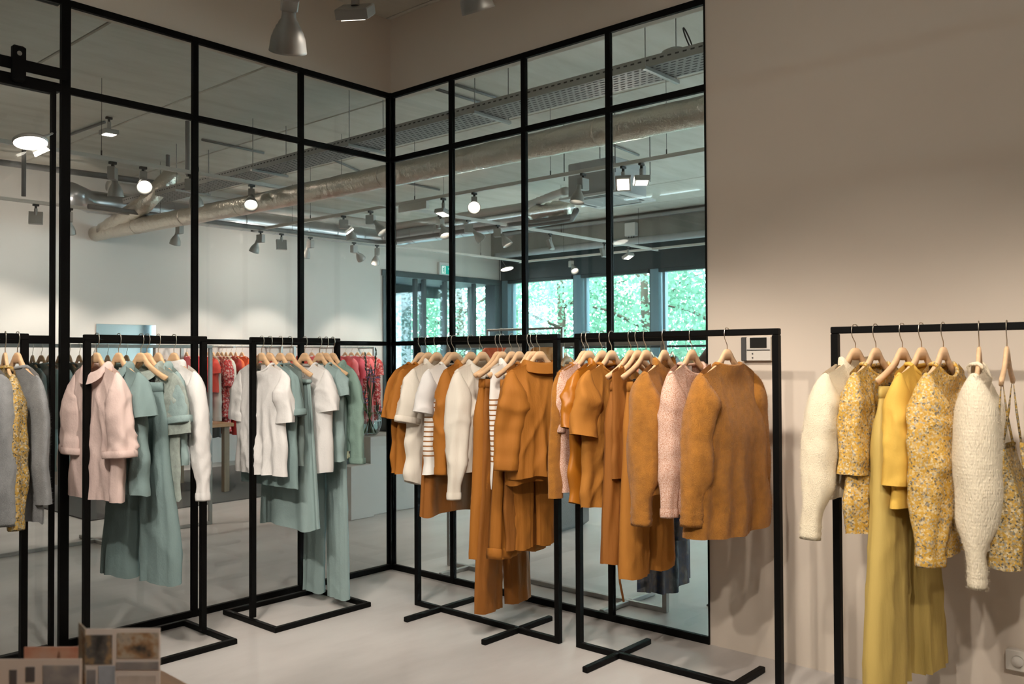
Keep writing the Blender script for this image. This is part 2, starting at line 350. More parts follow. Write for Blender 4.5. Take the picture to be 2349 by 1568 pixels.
# ------------------------------------------------------------------ shop windows and entrance
dn = struct(empty('door_2', (DX0, W1, 0)), 'dark framed glass entrance doors under the exit sign')
def eb(n, x0, x1, y0, y1, z0, z1, m='dark_frame'): return boxo(n, (x0-DX0, y0-W1, z0), (x1-DX0, y1-W1, z1), m, dn, .004)
eb('lintel', DX0-.02, DX1+.1, W1-.03, W1+.22, DZ-.10, DZ); eb('jamb', DX0, DX0+.07, W1-.03, W1+.22, 0, DZ-.1); eb('jamb', DX1-.10, DX1+.1, W1-.03, W1+.22, 0, DZ-.1)
eb('soffit', DX0-.1, DX1+.3, W1+.22, W1+1.5, 2.83, 2.9); eb('outer_lintel', DX0-.6, DX1+.3, W1+1.45, W1+1.52, 2.62, 2.83)
for p in (952, 972, 1020, 1087): x = ony(p, 700, W1+.1)[0]; eb('stile', x-.035, x+.035, W1+.07, W1+.13, 0, DZ-.10)
for p in (964, 1014, 1076): x = ony(p, 700, W1+.9)[0]; eb('inner_stile', x-.03, x+.03, W1+.86, W1+.92, 0, 2.83)
eb('inner_pane', DX0+.2, DX1, W1+.885, W1+.893, 0, 2.83, 'window_glass'); eb('pane', DX0+.07, DX1-.1, W1+.096, W1+.104, 0, DZ-.1, 'window_glass')
x = ony(921, 700, W1+1.48)[0]; eb('reveal', x-.25, x, W1+1.2, W1+1.5, 0, 2.62, 'blue_frame')
eb('side_screen', DX0-.30, DX0-.2, W1+.2, W1+1.5, 0, 2.9)
wins = struct(empty('window_4', (W2, 0, 0)), 'row of tall windows with blue grey frames facing trees')
def wbx(n, y0, y1, z0, z1, x0=-.02, x1=.14, m='blue_frame'): return boxo(n, (x0, y0, z0), (x1, y1, z1), m, wins, .004)
ym = [6.50, 4.775, 3.175, 1.6, 0.0, -1.6, -3.2, -4.8, -6.4, -7.95]
for i, y in enumerate(ym):
    wbx('mullion', y-.10, y+.06, .3, WZ, .02, .2); 
    if i: wbx('frame_edge', y+.06, y+.10, .3, WZ, .06, .15, 'dark_frame')
    if i < len(ym)-1:
        y2 = ym[i+1]; wbx('pane', y2+.1, y-.1, .34, WZ-.06, .10, .108, 'window_glass'); wbx('head', y2+.1, y-.1, WZ-.06, WZ, .02, .16, 'dark_frame'); wbx('sill', y2+.1, y-.1, .3, .34, .02, .16, 'dark_frame')
        wbx('casement_stile', y-.20, y-.15, .34, WZ-.06, .06, .15)

# ------------------------------------------------------------------ garments
def sstep(a, b, x): t = np.clip((x-a)/(b-a), 0, 1); return t*t*(3-2*t)
HS = np.array([0, .018, .036, .055, .085, .125, .175, .215]); HZ = np.array([-.086, -.088, -.100, -.122, -.146, -.167, -.189, -.203])
def zsh(s): s = np.abs(s); return np.where(s <= .09, -.146+.02*(.09-s)/.09*0, np.where(s <= .215, -.146-(s-.09)*.40, -.196-(s-.215)*.9))
HANG = {}
def hanger(kind='plain'):
    """beech hanger: curved arms, hook, optional clip bar; origin on top of the rail"""
    t = empty('clothes_hanger')
    key = kind
    if key not in HANG:
        V = []; F = []; n = 8; xs = list(np.linspace(-.215, .215, 45))
        for x in xs:
            zz = np.interp(abs(x), HS, HZ); a = abs(x); e = min(1, (.2155-a)/.02+.15) if a > .195 else 1
            sl = (np.interp(a+.004, HS, HZ)-np.interp(max(0, a-.004), HS, HZ))/.008*np.sign(x) if a > .004 else 0
            h = (.034+.016*math.exp(-(a/.03)**2))*(1 if a < .2 else .9); h *= math.sqrt(1+sl*sl)*.8 if a > .02 else 1; th = .0075+.001*sstep(.15, .21, a)
            h *= max(e, .3)
            for c, sy in ((0, -.6), (.12, -1), (.5, -1), (.88, -1), (1, -.6), (1, .6), (.5, 1), (0, .6)):
                V.append((x*.92, sy*th*max(e, .4), zz-c*h))
        k = len(xs)
        for i in range(k-1):
            for j in range(n): F.append((i*n+j, (i+1)*n+j, (i+1)*n+(j+1) % n, i*n+(j+1) % n))
        F.append(tuple(range(n))); F.append(tuple((k-1)*n+j for j in range(n-1, -1, -1)))
        arm = meshobj('arms', V, F, 'beech', t, True)
        pts = [(q, 0, zz) for q, zz in ((0, -.092), (0, -.066), (.008, -.056), (.020, -.040), (.0235, -.018), (.020, -.002), (.010, .007), (-.006, .007), (-.018, -.001), (-.022, -.014))]
        hk = MB().tube(pts, .0019, 6).build('hook', 'hook_wire', t, True)
        parts = [arm, hk]
        if kind == 'clip':
            c = MB(); c.tube([(-.125, 0, -.195), (-.13, 0, -.224), (-.10, 0, -.228), (.10, 0, -.228), (.13, 0, -.224), (.125, 0, -.195)], .0018, 6); parts.append(c.build('clip_bar', 'hook_wire', t, True))
            for s in (-1, 1):
                c = MB(); c.box((s*.085, .006, -.245), (.018, .004, .05), 0, .001); c.box((s*.085, -.006, -.245), (.018, .004, .05), 0, .001); c.box((s*.085, 0, -.226), (.012, .014, .012), 0, .001); parts.append(c.build('clip', 'clip_black', t))
        HANG[key] = parts
    else:
        for p in HANG[key]: dup(p, t)
    return t

def ripple(rs, k):   # smooth 1-D random function
    ph = [rs.uniform(0, 6.28) for _ in range(5)]; fr = [k*rs.uniform(.55, 1.6) for _ in range(5)]; am = [1/(1+.4*i) for i in range(5)]
    def g_(x):
        q = sum(a*np.sin(f*x+p) for a, f, p in zip(am, fr, ph))/2.2
        return np.sign(q)*np.abs(q)**1.3
    return g_
def creaser(rs, n=7, lo=28, hi=62):
    W_ = []
    for _ in range(n):
        a = rs.choice([rs.uniform(-.5, .5), rs.uniform(-.5, .5), rs.uniform(.5, 1.1), rs.uniform(-1.1, -.5)]); k = rs.uniform(lo, hi)
        W_.append((k*math.cos(a), k*math.sin(a), rs.uniform(0, 6.3), rs.uniform(4, 11), rs.uniform(4, 11), rs.uniform(0, 6.3), rs.uniform(.5, 1)))
    def f(x, z):
        o = 0
        for kx, kz, p, mx_, mz, q, a in W_:
            r_ = 1-np.abs(np.sin(kx*x+kz*z*.5+p+.6*np.sin(mz*z+q))); o = o+a*r_**2.5*np.clip(np.sin(mx_*x+mz*z+q), 0, 1)
        return o
    return f
def top(root, m, L, rs, hw=.205, wb=None, wh=None, tb=.055, neck=.095, fdrop=.055, bdrop=.012, fold=.012, k=6, nu=46, nv=54, hem=0., flip=1, shear=0, taper=None, name='body', z0=0, bow=.0, cre=.011):
    wb = wb or hw*1.12; wh = wh or wb*1.05
    u = np.linspace(-1, 1, nu); v = np.linspace(0, 1, nv)**1.15
    f1, f2 = ripple(rs, k), ripple(rs, k); c1 = ripple(rs, 5); s1 = ripple(rs, 4); s2 = ripple(rs, 9)
    cf, cb = creaser(rs), creaser(rs); cre = min(cre, .25*min(GAP[0], GAP[1], .2)); tf_, tk_ = min(tb, max(.014, GAP[0]*.47)), min(tb, max(.014, GAP[1]*.47)); yof = 0.0; fold_f, fold_k = min(fold, tf_*.35), min(fold, tk_*.35); V = []
    for vv in v:
        w_ = hw+(wb-hw)*sstep(0, .32, vv)+(wh-wb)*sstep(.3, 1, vv)
        for side in (1, -1):
            uu = u if side == 1 else u[::-1][1:-1]
            front = side*flip > 0
            a = np.abs(uu*hw); dr = fdrop if front else bdrop
            inn = np.clip(1-(a/neck)**2, 0, 1)
            ztop = zsh(np.maximum(a, neck*.92))-dr*np.sqrt(inn)+z0
            hz = -L+hem*(1-uu**2)+.007*s2(uu*.45+side)
            z = ztop*(1-vv)+hz*vv
            x = uu*w_+.012*vv*s1(vv*4)
            tb_ = tf_ if side == 1 else tk_; th = tb_*(.10+.90*sstep(0, .45, vv))*(1-np.abs(uu)**4)**.5+.0145*(1-np.abs(uu)**10)*(1-sstep(.1, .5, vv))+.022*inn*(1-sstep(0, .12, vv))
            A = (fold_f if side == 1 else fold_k)*sstep(.12, 1.0, vv)*(1-np.abs(uu)**6)
            y = side*(th+A*((f1 if side == 1 else f2)(uu*2.2+.10*s1(vv*2)))+cre*sstep(.04, .2, vv)*(1-np.abs(uu)**4)*(cf if side == 1 else cb)(x, z))+min(.018, .25*(tf_+tk_))*sstep(.2, 1, vv)*c1(uu*1.2)+bow*vv**2
            V += list(zip(x, y, z))
    n = 2*nu-2; F = [(j*n+i, j*n+(i+1) % n, (j+1)*n+(i+1) % n, (j+1)*n+i) for j in range(nv-1) for i in range(n)]
    return meshobj(name, V, F, m, root, True)
def sleeve(root, m, side, rs, hw=.205, ls=.55, w0=.082, w1=.06, d0=.05, d1=.045, phi0=48, phi1=5, bend=.0, wr=.05, nl=40, nt=26, cre=.15, puff=0, flut=0, cuff=None, cm=None, yo=0, cuffk=.30, zdrop=0, seg=None):
    """tube hanging from the shoulder; cuff: None, 'rib', 'roll', 'band', 'gather'"""
    gm = max(.026, (GAP[0]+GAP[1])*.30); d0 = min(d0, gm); d1 = min(d1, gm); puff_y = puff if gm > .05 else puff*.3
    l = np.linspace(0, ls, nl); dl = l[1]-l[0]; w0, w1 = w0*.80, w1*.86; puff *= .7
    phi = np.radians(min(64, phi0*1.35))*np.exp(-l/(.045+.0006*phi0))+np.radians(phi1*.8)
    x = hw-.022+np.concatenate([[0], np.cumsum(np.sin(phi[:-1])*dl)]); z = float(zsh(hw-.022))+.004-zdrop-np.concatenate([[0], np.cumsum(np.cos(phi[:-1])*dl)])
    g = ripple(rs, 40); h = ripple(rs, 3); p1 = rs.uniform(0, 6); V = []; cs = creaser(rs, 8, 30, 70)
    for i in range(nl):
        t = i/(nl-1); grow = .16+.84*math.sqrt(float(sstep(-.01, .15, l[i])))
        rx = (w0+(w1-w0)*t+puff*math.sin(math.pi*min(1, t*1.02))**1.5)*grow; ry = (d0+(d1-d0)*t+puff_y*.8*math.sin(math.pi*min(1, t*1.02))**1.5)*grow
        if cuff in ('rib', 'gather'):
            q = sstep(1-.24, 1-.05, t); rx = rx*(1-q*cuffk); ry = ry*(1-q*cuffk)
        th = np.linspace(0, 2*math.pi, nt, endpoint=False)
        rx, ry = rx, ry
        mod = 1+wr*1.9*(np.sin(3*th+p1+1.6*h(t*1.3))*.55+np.sin(5*th+p1*2-1.2*h(t*2+2))*.45)*sstep(.04, .3, t)+flut*np.sin(6*th+p1)*sstep(.2, 1, t)+wr*.5*g(l[i]*1.2)*np.cos(th-1)+cre*sstep(.05, .3, t)*cs(.06*np.sin(th)+.03*np.cos(th), np.full(nt, l[i]*1.4))
        nx, nz_ = math.cos(phi[i]), math.sin(phi[i])
        cx = x[i]-nx*rx; cz = z[i]-nz_*rx; cy = bend*t*t+yo+.008*h(t*3)
        for a, q in zip(th, mod): V.append((side*(cx+nx*rx*q*math.cos(a)), cy+ry*q*math.sin(a), cz+nz_*rx*q*math.cos(a)))
    F = [(i*nt+j, i*nt+(j+1) % nt, (i+1)*nt+(j+1) % nt, (i+1)*nt+j) for i in range(nl-1) for j in range(nt)]
    if side < 0: F = [f[::-1] for f in F]
    o = meshobj('sleeve', V, F, m, root, True)
    if cuff:
        cw = {'rib': (1.03, .075), 'roll': (1.12, .035), 'band': (1.03, .05), 'gather': (1.05, .04)}[cuff]
        nc = 5; V2 = []; base = np.array(V[-nt:]); cen = base.mean(0); dirv = np.array([side*math.sin(phi[-1]), 0, -math.cos(phi[-1])])
        for i in range(nc+2):
            q = i/(nc+1); s_ = cw[0]*(1+(.04*math.sin(math.pi*q) if cuff != 'rib' else .05*math.sin(q*22)))
            off = (q*cw[1]-(cw[1]-.004 if cuff in ('roll', 'band') else .004))
            V2 += [tuple(cen+(b-cen)*s_+dirv*off) for b in base]
        V2 += [tuple(cen+(b-cen)*.9+dirv*(off-.01)) for b in base]
        F2 = [(i*nt+j, i*nt+(j+1) % nt, (i+1)*nt+(j+1) % nt, (i+1)*nt+j) for i in range(nc+2) for j in range(nt)]
        meshobj('cuff', V2, F2, cm or m, o, True)
    return o
def neckring(root, m, kind='crew', neck=.095, fdrop=.055, bdrop=.012, flip=1, r=.008):
    n = 40; ps = np.linspace(0, 2*math.pi, n, endpoint=False); x = neck*np.cos(ps); s = np.sin(ps)
    dr = np.where(s*flip > 0, fdrop, bdrop)
    z = zsh(np.maximum(np.abs(x), neck*.92))-dr*np.sqrt(np.clip(1-(x/neck)**2, 0, 1)); y = (.026*np.abs(s)**.7+.004)*np.sign(s)
    P = np.stack([x, y, z], 1)
    if kind == 'crew': return MB().tube(P, r, 8, closed=True).build('neckband', m, root, True)
    V = []
    prof = {'high': [(1.02, .03, -.006), (1.0, .03, .012), (.97, .028, .024), (.9, .02, .028)], 'shirt': [(1.0, 0, .0), (.98, .0, .014), (1.02, .005, .021), (1.09, .014, .008), (1.15, .022, -.022), (1.14, .024, -.024)]}[kind]
    for sc, yo, dz in prof:
        for p, q in zip(P, s): V.append((p[0]*sc, p[1]*(1 if kind == 'high' else sc)+np.sign(q)*(yo if kind == 'shirt' else 0)*abs(q)**.5, p[2]+dz*(1+.5*(q*flip > .3)*(kind == 'shirt' and dz < 0))))
    F = [(i*n+j, i*n+(j+1) % n, (i+1)*n+(j+1) % n, (i+1)*n+j) for i in range(len(prof)-1) for j in range(n)]
    return meshobj('collar', V, F, m, root, True)
def necklabel(root, flip=1, dark=False):
    MB().box((0, -flip*.014, -.172), (.042, .002, .026), 0).build('neck_label', 'f_tagdark' if dark else 'f_tag', root)
def trousers(root, m, L, rs, z0=-.236, ww=.165, wk=.20, wl=.125, tb=.045, fold=.008, band=True, gather=False, nl=64, nt=34, cuffs=False, cm=None, twist=0, creases=True):
    gm = max(.02, (GAP[0]+GAP[1])*.26); tb = min(tb, gm); fold = min(fold, tb*.3)
    crotch = .30; l = np.linspace(0, L+z0, nl)
    for side in (-1, 1):
        V = []; f1 = ripple(rs, 10); h = ripple(rs, 7); ck = creaser(rs, 6, 24, 50)
        for i in range(nl):
            t = l[i]/(L+z0); half = ww+(wk-ww)*sstep(0, .22, l[i]); gap = .012*sstep(crotch, L, l[i])*2
            outer = half+(wl*2-half)*sstep(.25, L+z0, l[i])*.9
            inner = gap; c = (outer+inner)/2; rx = (outer-inner)/2; ry = (tb*(.35+.65*sstep(0, .25, l[i])))*(1+.15*t)
            th = np.linspace(0, 2*math.pi, nt, endpoint=False); ct = np.cos(th); st = np.sin(th)
            sx = np.sign(ct)*np.abs(ct)**.8; sy = np.sign(st)*np.abs(st)**.9
            A = fold*sstep(.02, .5, l[i])
            ga = .006*np.sin(th*11)*(1-sstep(.04, .22, l[i])) if gather else 0
            y = sy*(ry+ga+min(.010, tb*.25)*sstep(.02, .15, l[i])*ck(side*c+rx*ct, np.full(nt, -l[i])))+A*f1(ct*1.2+st*.5+.25*h(t*.5))+.008*h(t*.5+1)*sstep(.2, 1, t)
            x = side*(c+rx*sx*(1+.02*h(t*.8)))
            z = np.full(nt, z0-l[i])+(.004*np.sin(3*th+side)*t if i == nl-1 else 0)
            V += list(zip(x, y+twist*side*t, z))
        F = [(i*nt+j, i*nt+(j+1) % nt, (i+1)*nt+(j+1) % nt, (i+1)*nt+j) for i in range(nl-1) for j in range(nt)]
        meshobj('trouser_leg', V, F, m, root, True)
        if cuffs:
            b = np.array(V[-nt:]); cc = b.mean(0); V2 = []
            for sc, dz in ((1.02, .055), (1.06, .05), (1.07, .02), (1.05, 0), (.96, 0)): V2 += [tuple(cc+(p-cc)*np.array([sc, sc*1.15, 1])+np.array([0, 0, dz])) for p in b]
            meshobj('turn_up', V2, [(i*nt+j, i*nt+(j+1) % nt, (i+1)*nt+(j+1) % nt, (i+1)*nt+j) for i in range(4) for j in range(nt)], cm or m, root, True)
    if band:
        n = 40; V = []; hh = .04
        for dz, s in ((.004, .97), (.004, 1.01), (-.02, 1.03), (-hh, 1.03), (-hh-.002, .98)):
            for j in range(n):
                q = 2*math.pi*j/n; c, s_ = math.cos(q), math.sin(q); g = 1+(.25*math.sin(q*13) if gather else 0)
                V.append((s*ww*np.sign(c)*abs(c)**.7, (.020*g)*s*np.sign(s_)*abs(s_)**.8, z0+dz))
        meshobj('waistband', V, [(i*n+j, i*n+(j+1) % n, (i+1)*n+(j+1) % n, (i+1)*n+j) for i in range(4) for j in range(n)], m, root, True)
def skirt(root, m, L, rs, z0=-.236, ww=.16, wh=.24, tb=.06, fold=.018, k=30, band=True, nu=44, nv=36, name='skirt_body', gather=False, tier=None):
    gm = max(.024, (GAP[0]+GAP[1])*.28); tb = min(tb, gm); fold = min(fold, tb*.35)
    u = np.linspace(0, 2*math.pi, nu*2, endpoint=False); V = []; f1 = ripple(rs, 6); ph = rs.uniform(0, 6); kk = int(k/4)
    for j in range(nv):
        t = j/(nv-1); hwid = ww+(wh-ww)*t**.8; th = .018+(tb-.018)*sstep(0, .6, t); c = np.cos(u); s = np.sin(u)
        A = fold*sstep(0, .7, t)*(np.sin(kk*u+ph+.6*np.sin(2*t+ph))+.5*f1(u))
        if gather: A = A+.004*np.sin(26*u)*(1-t)
        x = np.sign(c)*np.abs(c)**.85*(hwid+A*.5); y = s*(th)+A*s/np.maximum(.3, np.abs(s))*.9
        V += list(zip(x, y, np.full(nu*2, z0+(-L-z0)*t)+(.01*np.sin(3*u+ph) if j == nv-1 else 0)))
    n = nu*2; F = [(j*n+i, j*n+(i+1) % n, (j+1)*n+(i+1) % n, (j+1)*n+i) for j in range(nv-1) for i in range(n)]
    o = meshobj(name, V, F, m, root, True)
    if band: MB().tube([(ww*1.02*math.copysign(abs(math.cos(q))**.8, math.cos(q)), .021*math.sin(q), z0-.012) for q in np.linspace(0, 2*math.pi, 36, endpoint=False)], .013, 6, closed=True).build('waistband', m, root, True)
    return o
def fuzz(root, m, rs, dens=9000, ln=.012):
    """loose mohair fibres standing off the knit"""
    nr = np.random.RandomState(rs.randint(0, 9999)); V = []; F = []
    for ch in list(root.children)+[q for r_ in root.children for q in r_.children]:
        if ch.name.split('.')[0] not in ('body', 'sleeve', 'cuff'): continue
        me = ch.data; nv = len(me.vertices); co_ = np.empty(nv*3); me.vertices.foreach_get('co', co_); co_ = co_.reshape(-1, 3); no = np.empty(nv*3); me.vertices.foreach_get('normal', no); no = no.reshape(-1, 3)
        q = np.array([p.vertices[:] for p in me.polygons if len(p.vertices) == 4])
        a = co_[q]; area = np.linalg.norm(np.cross(a[:, 1]-a[:, 0], a[:, 3]-a[:, 0]), axis=1); k = int(min(16000, area.sum()*dens*3))
        pick = nr.choice(len(q), k, p=area/area.sum()); s, t = nr.rand(k, 1), nr.rand(k, 1)
        A = a[pick]; P = (A[:, 0]*(1-s)+A[:, 1]*s)*(1-t)+(A[:, 3]*(1-s)+A[:, 2]*s)*t; N = no[q[pick, 0]]
        # outward normals in case the winding points in
        sgn = np.sign(((P-co_.mean(0))*N).sum(1, keepdims=True)); N = N*np.where(sgn == 0, 1, sgn)
        D = N*.7+nr.randn(k, 3)*.75; D /= np.linalg.norm(D, axis=1, keepdims=True); T = np.cross(D, nr.randn(k, 3)); T /= np.linalg.norm(T, axis=1, keepdims=True)
        le = ln*.95*(.4+nr.rand(k, 1)); w_ = .0003
        b = len(V); V += list((P-T*w_)); V += list((P+T*w_)); V += list(P+D*le); F += [(b+i, b+k+i, b+2*k+i) for i in range(k)]
    o = meshobj('fuzz', V, F, m, root); o['kind'] = 'stuff'

RAIL = 1.566
RACKS = {'A': ('x', -.35), 'B': ('x', -.35), 'C': ('x', -.35), 'D': ('y', -.48), 'E': ('y', -.46), 'F': ('y', -.44)}
def hookpt(rk, px, axis=None, c=None, z=RAIL):
    ax, c = RACKS[rk] if rk in RACKS else (axis, c)
    return ony(px, 785, c) if ax == 'x' else onx(px, 785, c)
CNT = {}
HOOKS = {'A': [-38, 12, 40], 'B': [222, 272, 323, 337, 363, 399], 'C': [600, 619, 643, 665, 699, 733, 748, 763],
         'D': [966, 982, 1002, 1032, 1042, 1080, 1107, 1142, 1152, 1174, 1191, 1215, 1224, 1238], 'E': [1340, 1350, 1381, 1403, 1447, 1463, 1482, 1524, 1587, 1668], 'F': [1962, 2009, 2070, 2114, 2164, 2246, 2310]}
GAP = [1.0, 1.0]
ENDS = {'A': (-3.67, -2.48), 'B': (-2.177, -1.608), 'C': (-1.285, -.74), 'D': (-.805, -1.824), 'E': (-1.973, -2.992), 'F': (-3.263, -4.87)}
def setgap(rk, px):
    GAP[:] = [1.0, 1.0]
    if rk not in HOOKS: return
    ax = 0 if RACKS[rk][0] == 'x' else 1; pos = [hookpt(rk, q)[ax] for q in HOOKS[rk]]; i = HOOKS[rk].index(px); sgn = 1 if ax == 0 else -1
    # local +Y is world +x on racks along x, world -y on racks along y: gap in front, gap behind
    en = ENDS[rk]
    GAP[0] = abs(pos[i+1]-pos[i]) if i+1 < len(pos) else min(.3, 1.8*abs(en[1]-pos[i]))
    GAP[1] = abs(pos[i]-pos[i-1]) if i > 0 else min(.3, 1.8*abs(pos[i]-en[0]))
RACKN = {'A': 'the leftmost rack', 'B': 'the sage and pink rack', 'C': 'the white and sage rack', 'D': 'the ochre and cream rack', 'E': 'the ochre knit rack', 'F': 'the yellow rack'}
def place(rk, px, name, cat, label, short, build, yaw=0, hang='plain', hlabel=None, group=None, axis=None, c=None, rail=RAIL, seed=None):
    P = hookpt(rk, px, axis, c); P = np.array([P[0], P[1], rail])
    ax = RACKS[rk][0] if rk in RACKS else axis
    rz = (-math.pi/2 if ax == 'x' else math.pi)+math.radians(yaw)
    CNT[rk] = CNT.get(rk, 0)+1
    rs = random.Random(seed if seed is not None else int(px*7+ord(rk[0])*131))
    h = hanger(hang); h.location = tuple(P); h.rotation_euler = (0, 0, rz)
    tag(h, hlabel or 'pale wooden hanger holding the '+short, 'hanger', 'wooden hangers on '+RACKN.get(rk, 'the shop racks'))
    if build is None: return h
    setgap(rk, px)
    g = empty(name, P, rz)
    build(g, rs, lambda py, pxx=None: RAIL*0+rail-zat(px if pxx is None else pxx, py, P))
    tag(g, label, cat, group)
    return g
# generic top garment builder
def Top(m, hemy, sl=None, sl_end=None, collar='crew', fz=None, **kw):
    skw = kw.pop('skw', {}); label = kw.pop('lab', False); cm = kw.pop('cm', None); cuff = kw.pop('cuff', None); both = kw.pop('both', True)
    def b(g, rs, H):
        L = H(hemy) if hemy > 10 else hemy
        hw = kw.get('hw', .205)
        if fz: kw['cre'] = .0015; skw['cre'] = .02
        top(g, m, L, rs, **kw)
        if sl:
            z_end = H(sl_end) if sl_end and sl_end > 10 else None
            for s in ((1, -1) if both else (1,)):
                ls = sl if z_end is None else max(.08, (z_end-.185-{None: 0, 'rib': .07, 'gather': .036, 'roll': 0, 'band': 0}[cuff])/.975)
                sleeve(g, m, s, rs, hw=hw, ls=ls, cuff=cuff, cm=cm, **skw)
        if collar: neckring(g, cm or m, collar, kw.get('neck', .095), kw.get('fdrop', .055), kw.get('bdrop', .012), kw.get('flip', 1))
        if label: necklabel(g, kw.get('flip', 1), label == 'dark')
        if fz: fuzz(g, m, rs, *fz)
    return b
def Pants(m, hem, **kw):
    def b(g, rs, H): trousers(g, m, H(hem) if hem > 10 else hem, rs, **kw)
    return b
def Skirt(m, hem, **kw):
    def b(g, rs, H): skirt(g, m, H(hem) if hem > 10 else hem, rs, **kw)
    return b

# ------------------------------------------------------------------ clothes racks (black square tube)
def rack(name, label, axis, c, a0, a1, m='black_metal', h=RAIL, base='cross', t=.028, depth=.49, feet=None, grp='black metal clothes racks'):
    org = (a0, c, 0) if axis == 'x' else (c, a0, 0)
    root = empty(name, org); tag(root, label, 'clothes rack', grp)
    def b(n, p0, p1, d0, d1, z0, z1):
        if axis == 'x': return boxo(n, (p0-a0, d0, z0), (p1-a0, d1, z1), m, root, .003)
        return boxo(n, (d0, p0-a0, z0), (d1, p1-a0, z1), m, root, .003)
    lo, hi = min(a0, a1), max(a0, a1); k = t/2
    b('top_rail', lo, hi, -k, k, h-t, h)
    for a in (lo, hi): b('upright', a-k if a == hi else a, a if a == hi else a+k, -k, k, (0.0 if base != 'cross' else 0), h-t) if False else b('upright', (a-t if a == hi else a), (a if a == hi else a+t), -k, k, t if base == 'frame' else 0, h-t)
    if base == 'frame':
        for s in (-1, 1): b('base_rail', lo-.015, hi+.03, s*depth/2-k, s*depth/2+k, 0, t)
        for a in (lo-.015, hi+.03-t): b('base_crossbar', a, a+t, -depth/2+k, depth/2-k, 0, t)
    else:
        b('base_rail', lo+t, hi-t, -k, k, 0, t)
        for q in (feet or (lo+.2, hi-.25)): b('foot', q-k, q+k, -.27, -k, 0, t); b('foot', q-k, q+k, k, .27, 0, t)
    return root
rack('clothes_rack', 'black metal rack cut by the left edge with grey knitwear', 'x', -.35, -3.7, -2.452, base='frame')
rack('clothes_rack', 'black metal rack with pink, sage and white blouses', 'x', -.35, -2.205, -1.58, base='frame')
rack('clothes_rack', 'black metal rack with white and sage tops near the glass corner', 'x', -.35, -1.313, -.712, base='frame')
rack('clothes_rack', 'black metal rack with ochre jacket and striped tops', 'y', -.48, -1.852, -.777, feet=(-.985, -1.57))
rack('clothes_rack', 'black metal rack with ochre knitwear ending with a mohair cardigan', 'y', -.46, -3.02, -1.945, feet=(-2.19, -2.80))
rack('clothes_rack', 'black metal rack with yellow and cream clothes by the beige wall', 'y', -.44, -4.9, -3.235, feet=(-3.5, -4.5))

LONG = dict(w0=.085, w1=.055, d0=.05, d1=.042)
TEE = dict(w0=.095, w1=.095, d0=.055, d1=.05, phi0=40, phi1=13)
g = 'garments on the leftmost rack'
place('A', -38, 'cardigan', 'cardigan', 'grey mohair cardigan half cut off at the left edge', 'grey cardigan at the left edge', Top('f_grey_mohair', 1180, .55, 1200, fz=(9000, .010), wh=.25, skw=dict(LONG, w1=.06, d0=.06, d1=.055), cuff='rib'), 4, group=g)
place('A', 12, 'blouse', 'blouse', 'yellow floral blouse squeezed between two grey knits', 'yellow floral blouse between grey knits', Top('f_floral_dark', 1150, .6, 1205, fold=.02, wh=.24, skw=dict(LONG, puff=.02, wr=.1), cuff='gather'), -10, group=g)
place('A', 40, 'sweater', 'sweater', 'blue grey fluffy sweater beside the black rack post', 'blue grey fluffy sweater', Top('f_grey_mohair', 1185, .55, 1150, fz=(9000, .010), hw=.22, wh=.27, skw=dict(LONG, w0=.1, w1=.065, d0=.065, d1=.055)), 3, group=g)
g = 'garments on the pink and sage rack'
place('B', 222, 'shirt', 'shirt', 'pale pink collared shirt with rolled sleeves', 'pale pink shirt', Top('f_pink', 1142, .42, 1050, collar='shirt', fold=.018, wb=.225, wh=.24, skw=dict(w0=.09, w1=.095, d0=.055, d1=.055, phi0=45, phi1=5, wr=.08), cuff='roll', flip=-1), 5, group=g)
place('B', 272, 'blouse', 'blouse', 'sage blouse with tiered ruffle sleeves beside the pink shirt', 'sage ruffle blouse by the pink shirt', Top('f_sage', 1125, .3, 965, collar='shirt', fold=.018, wb=.235, wh=.26, skw=dict(w0=.085, w1=.11, d0=.05, d1=.06, phi1=9, flut=.13), lab=True, flip=-1), 4, group=g)
place('B', 323, 'trousers', 'trousers', 'long wide sage linen trousers reaching lowest on the pink and sage rack', 'long wide sage trousers', Pants('f_sage', 1325, ww=.16, wk=.2, wl=.15, tb=.055, fold=.016), 12, 'clip', group=g)
place('B', 337, 'blouse', 'blouse', 'loose grey green melange blouse with wide sleeves', 'loose grey green melange blouse', Top('f_greygreen', 1138, .4, 1000, collar='shirt', fold=.022, wb=.24, wh=.25, hw=.215, skw=dict(w0=.105, w1=.115, d0=.06, d1=.06, phi1=8, wr=.08), flip=-1), 12, group=g)
place('B', 363, 'blouse', 'blouse', 'pale sage blouse with turned short sleeve behind the melange blouse', 'pale sage blouse with turned sleeve', Top('f_sage_pale', 1060, .3, 975, collar='shirt', wb=.235, skw=dict(w0=.095, w1=.09, phi1=8), cuff='roll', flip=-1), 0, 'plain', group=g)
place('B', 399, 'blouse', 'blouse', 'white long sleeved blouse at the right end of the sage rack', 'white long sleeved blouse', Top('f_white', 1010, .6, 1145, collar='high', wb=.235, wh=.25, fold=.014, skw=dict(w0=.085, w1=.05, d0=.05, d1=.04, phi1=4, wr=.07), cuff='gather'), 4, group=g)
g = 'garments on the white and sage rack'
place('C', 600, 'blouse', 'blouse', 'white blouse with lace yoke at the left of its rack', 'white lace yoke blouse', Top('f_white', 1085, .42, 975, fold=.016, wb=.22, wh=.235, fdrop=.05, skw=dict(w0=.09, w1=.09, phi1=6, wr=.09), lab=True, flip=-1), 2, group=g)
place('C', 619, 'blouse', 'blouse', 'sage short sleeved blouse next to the lace blouse', 'sage blouse next to the lace blouse', Top('f_sage', 1110, .34, 960, fold=.016, wb=.235, wh=.26, skw=dict(w0=.09, w1=.085, phi1=10), cuff='roll', flip=-1), 2, group=g)
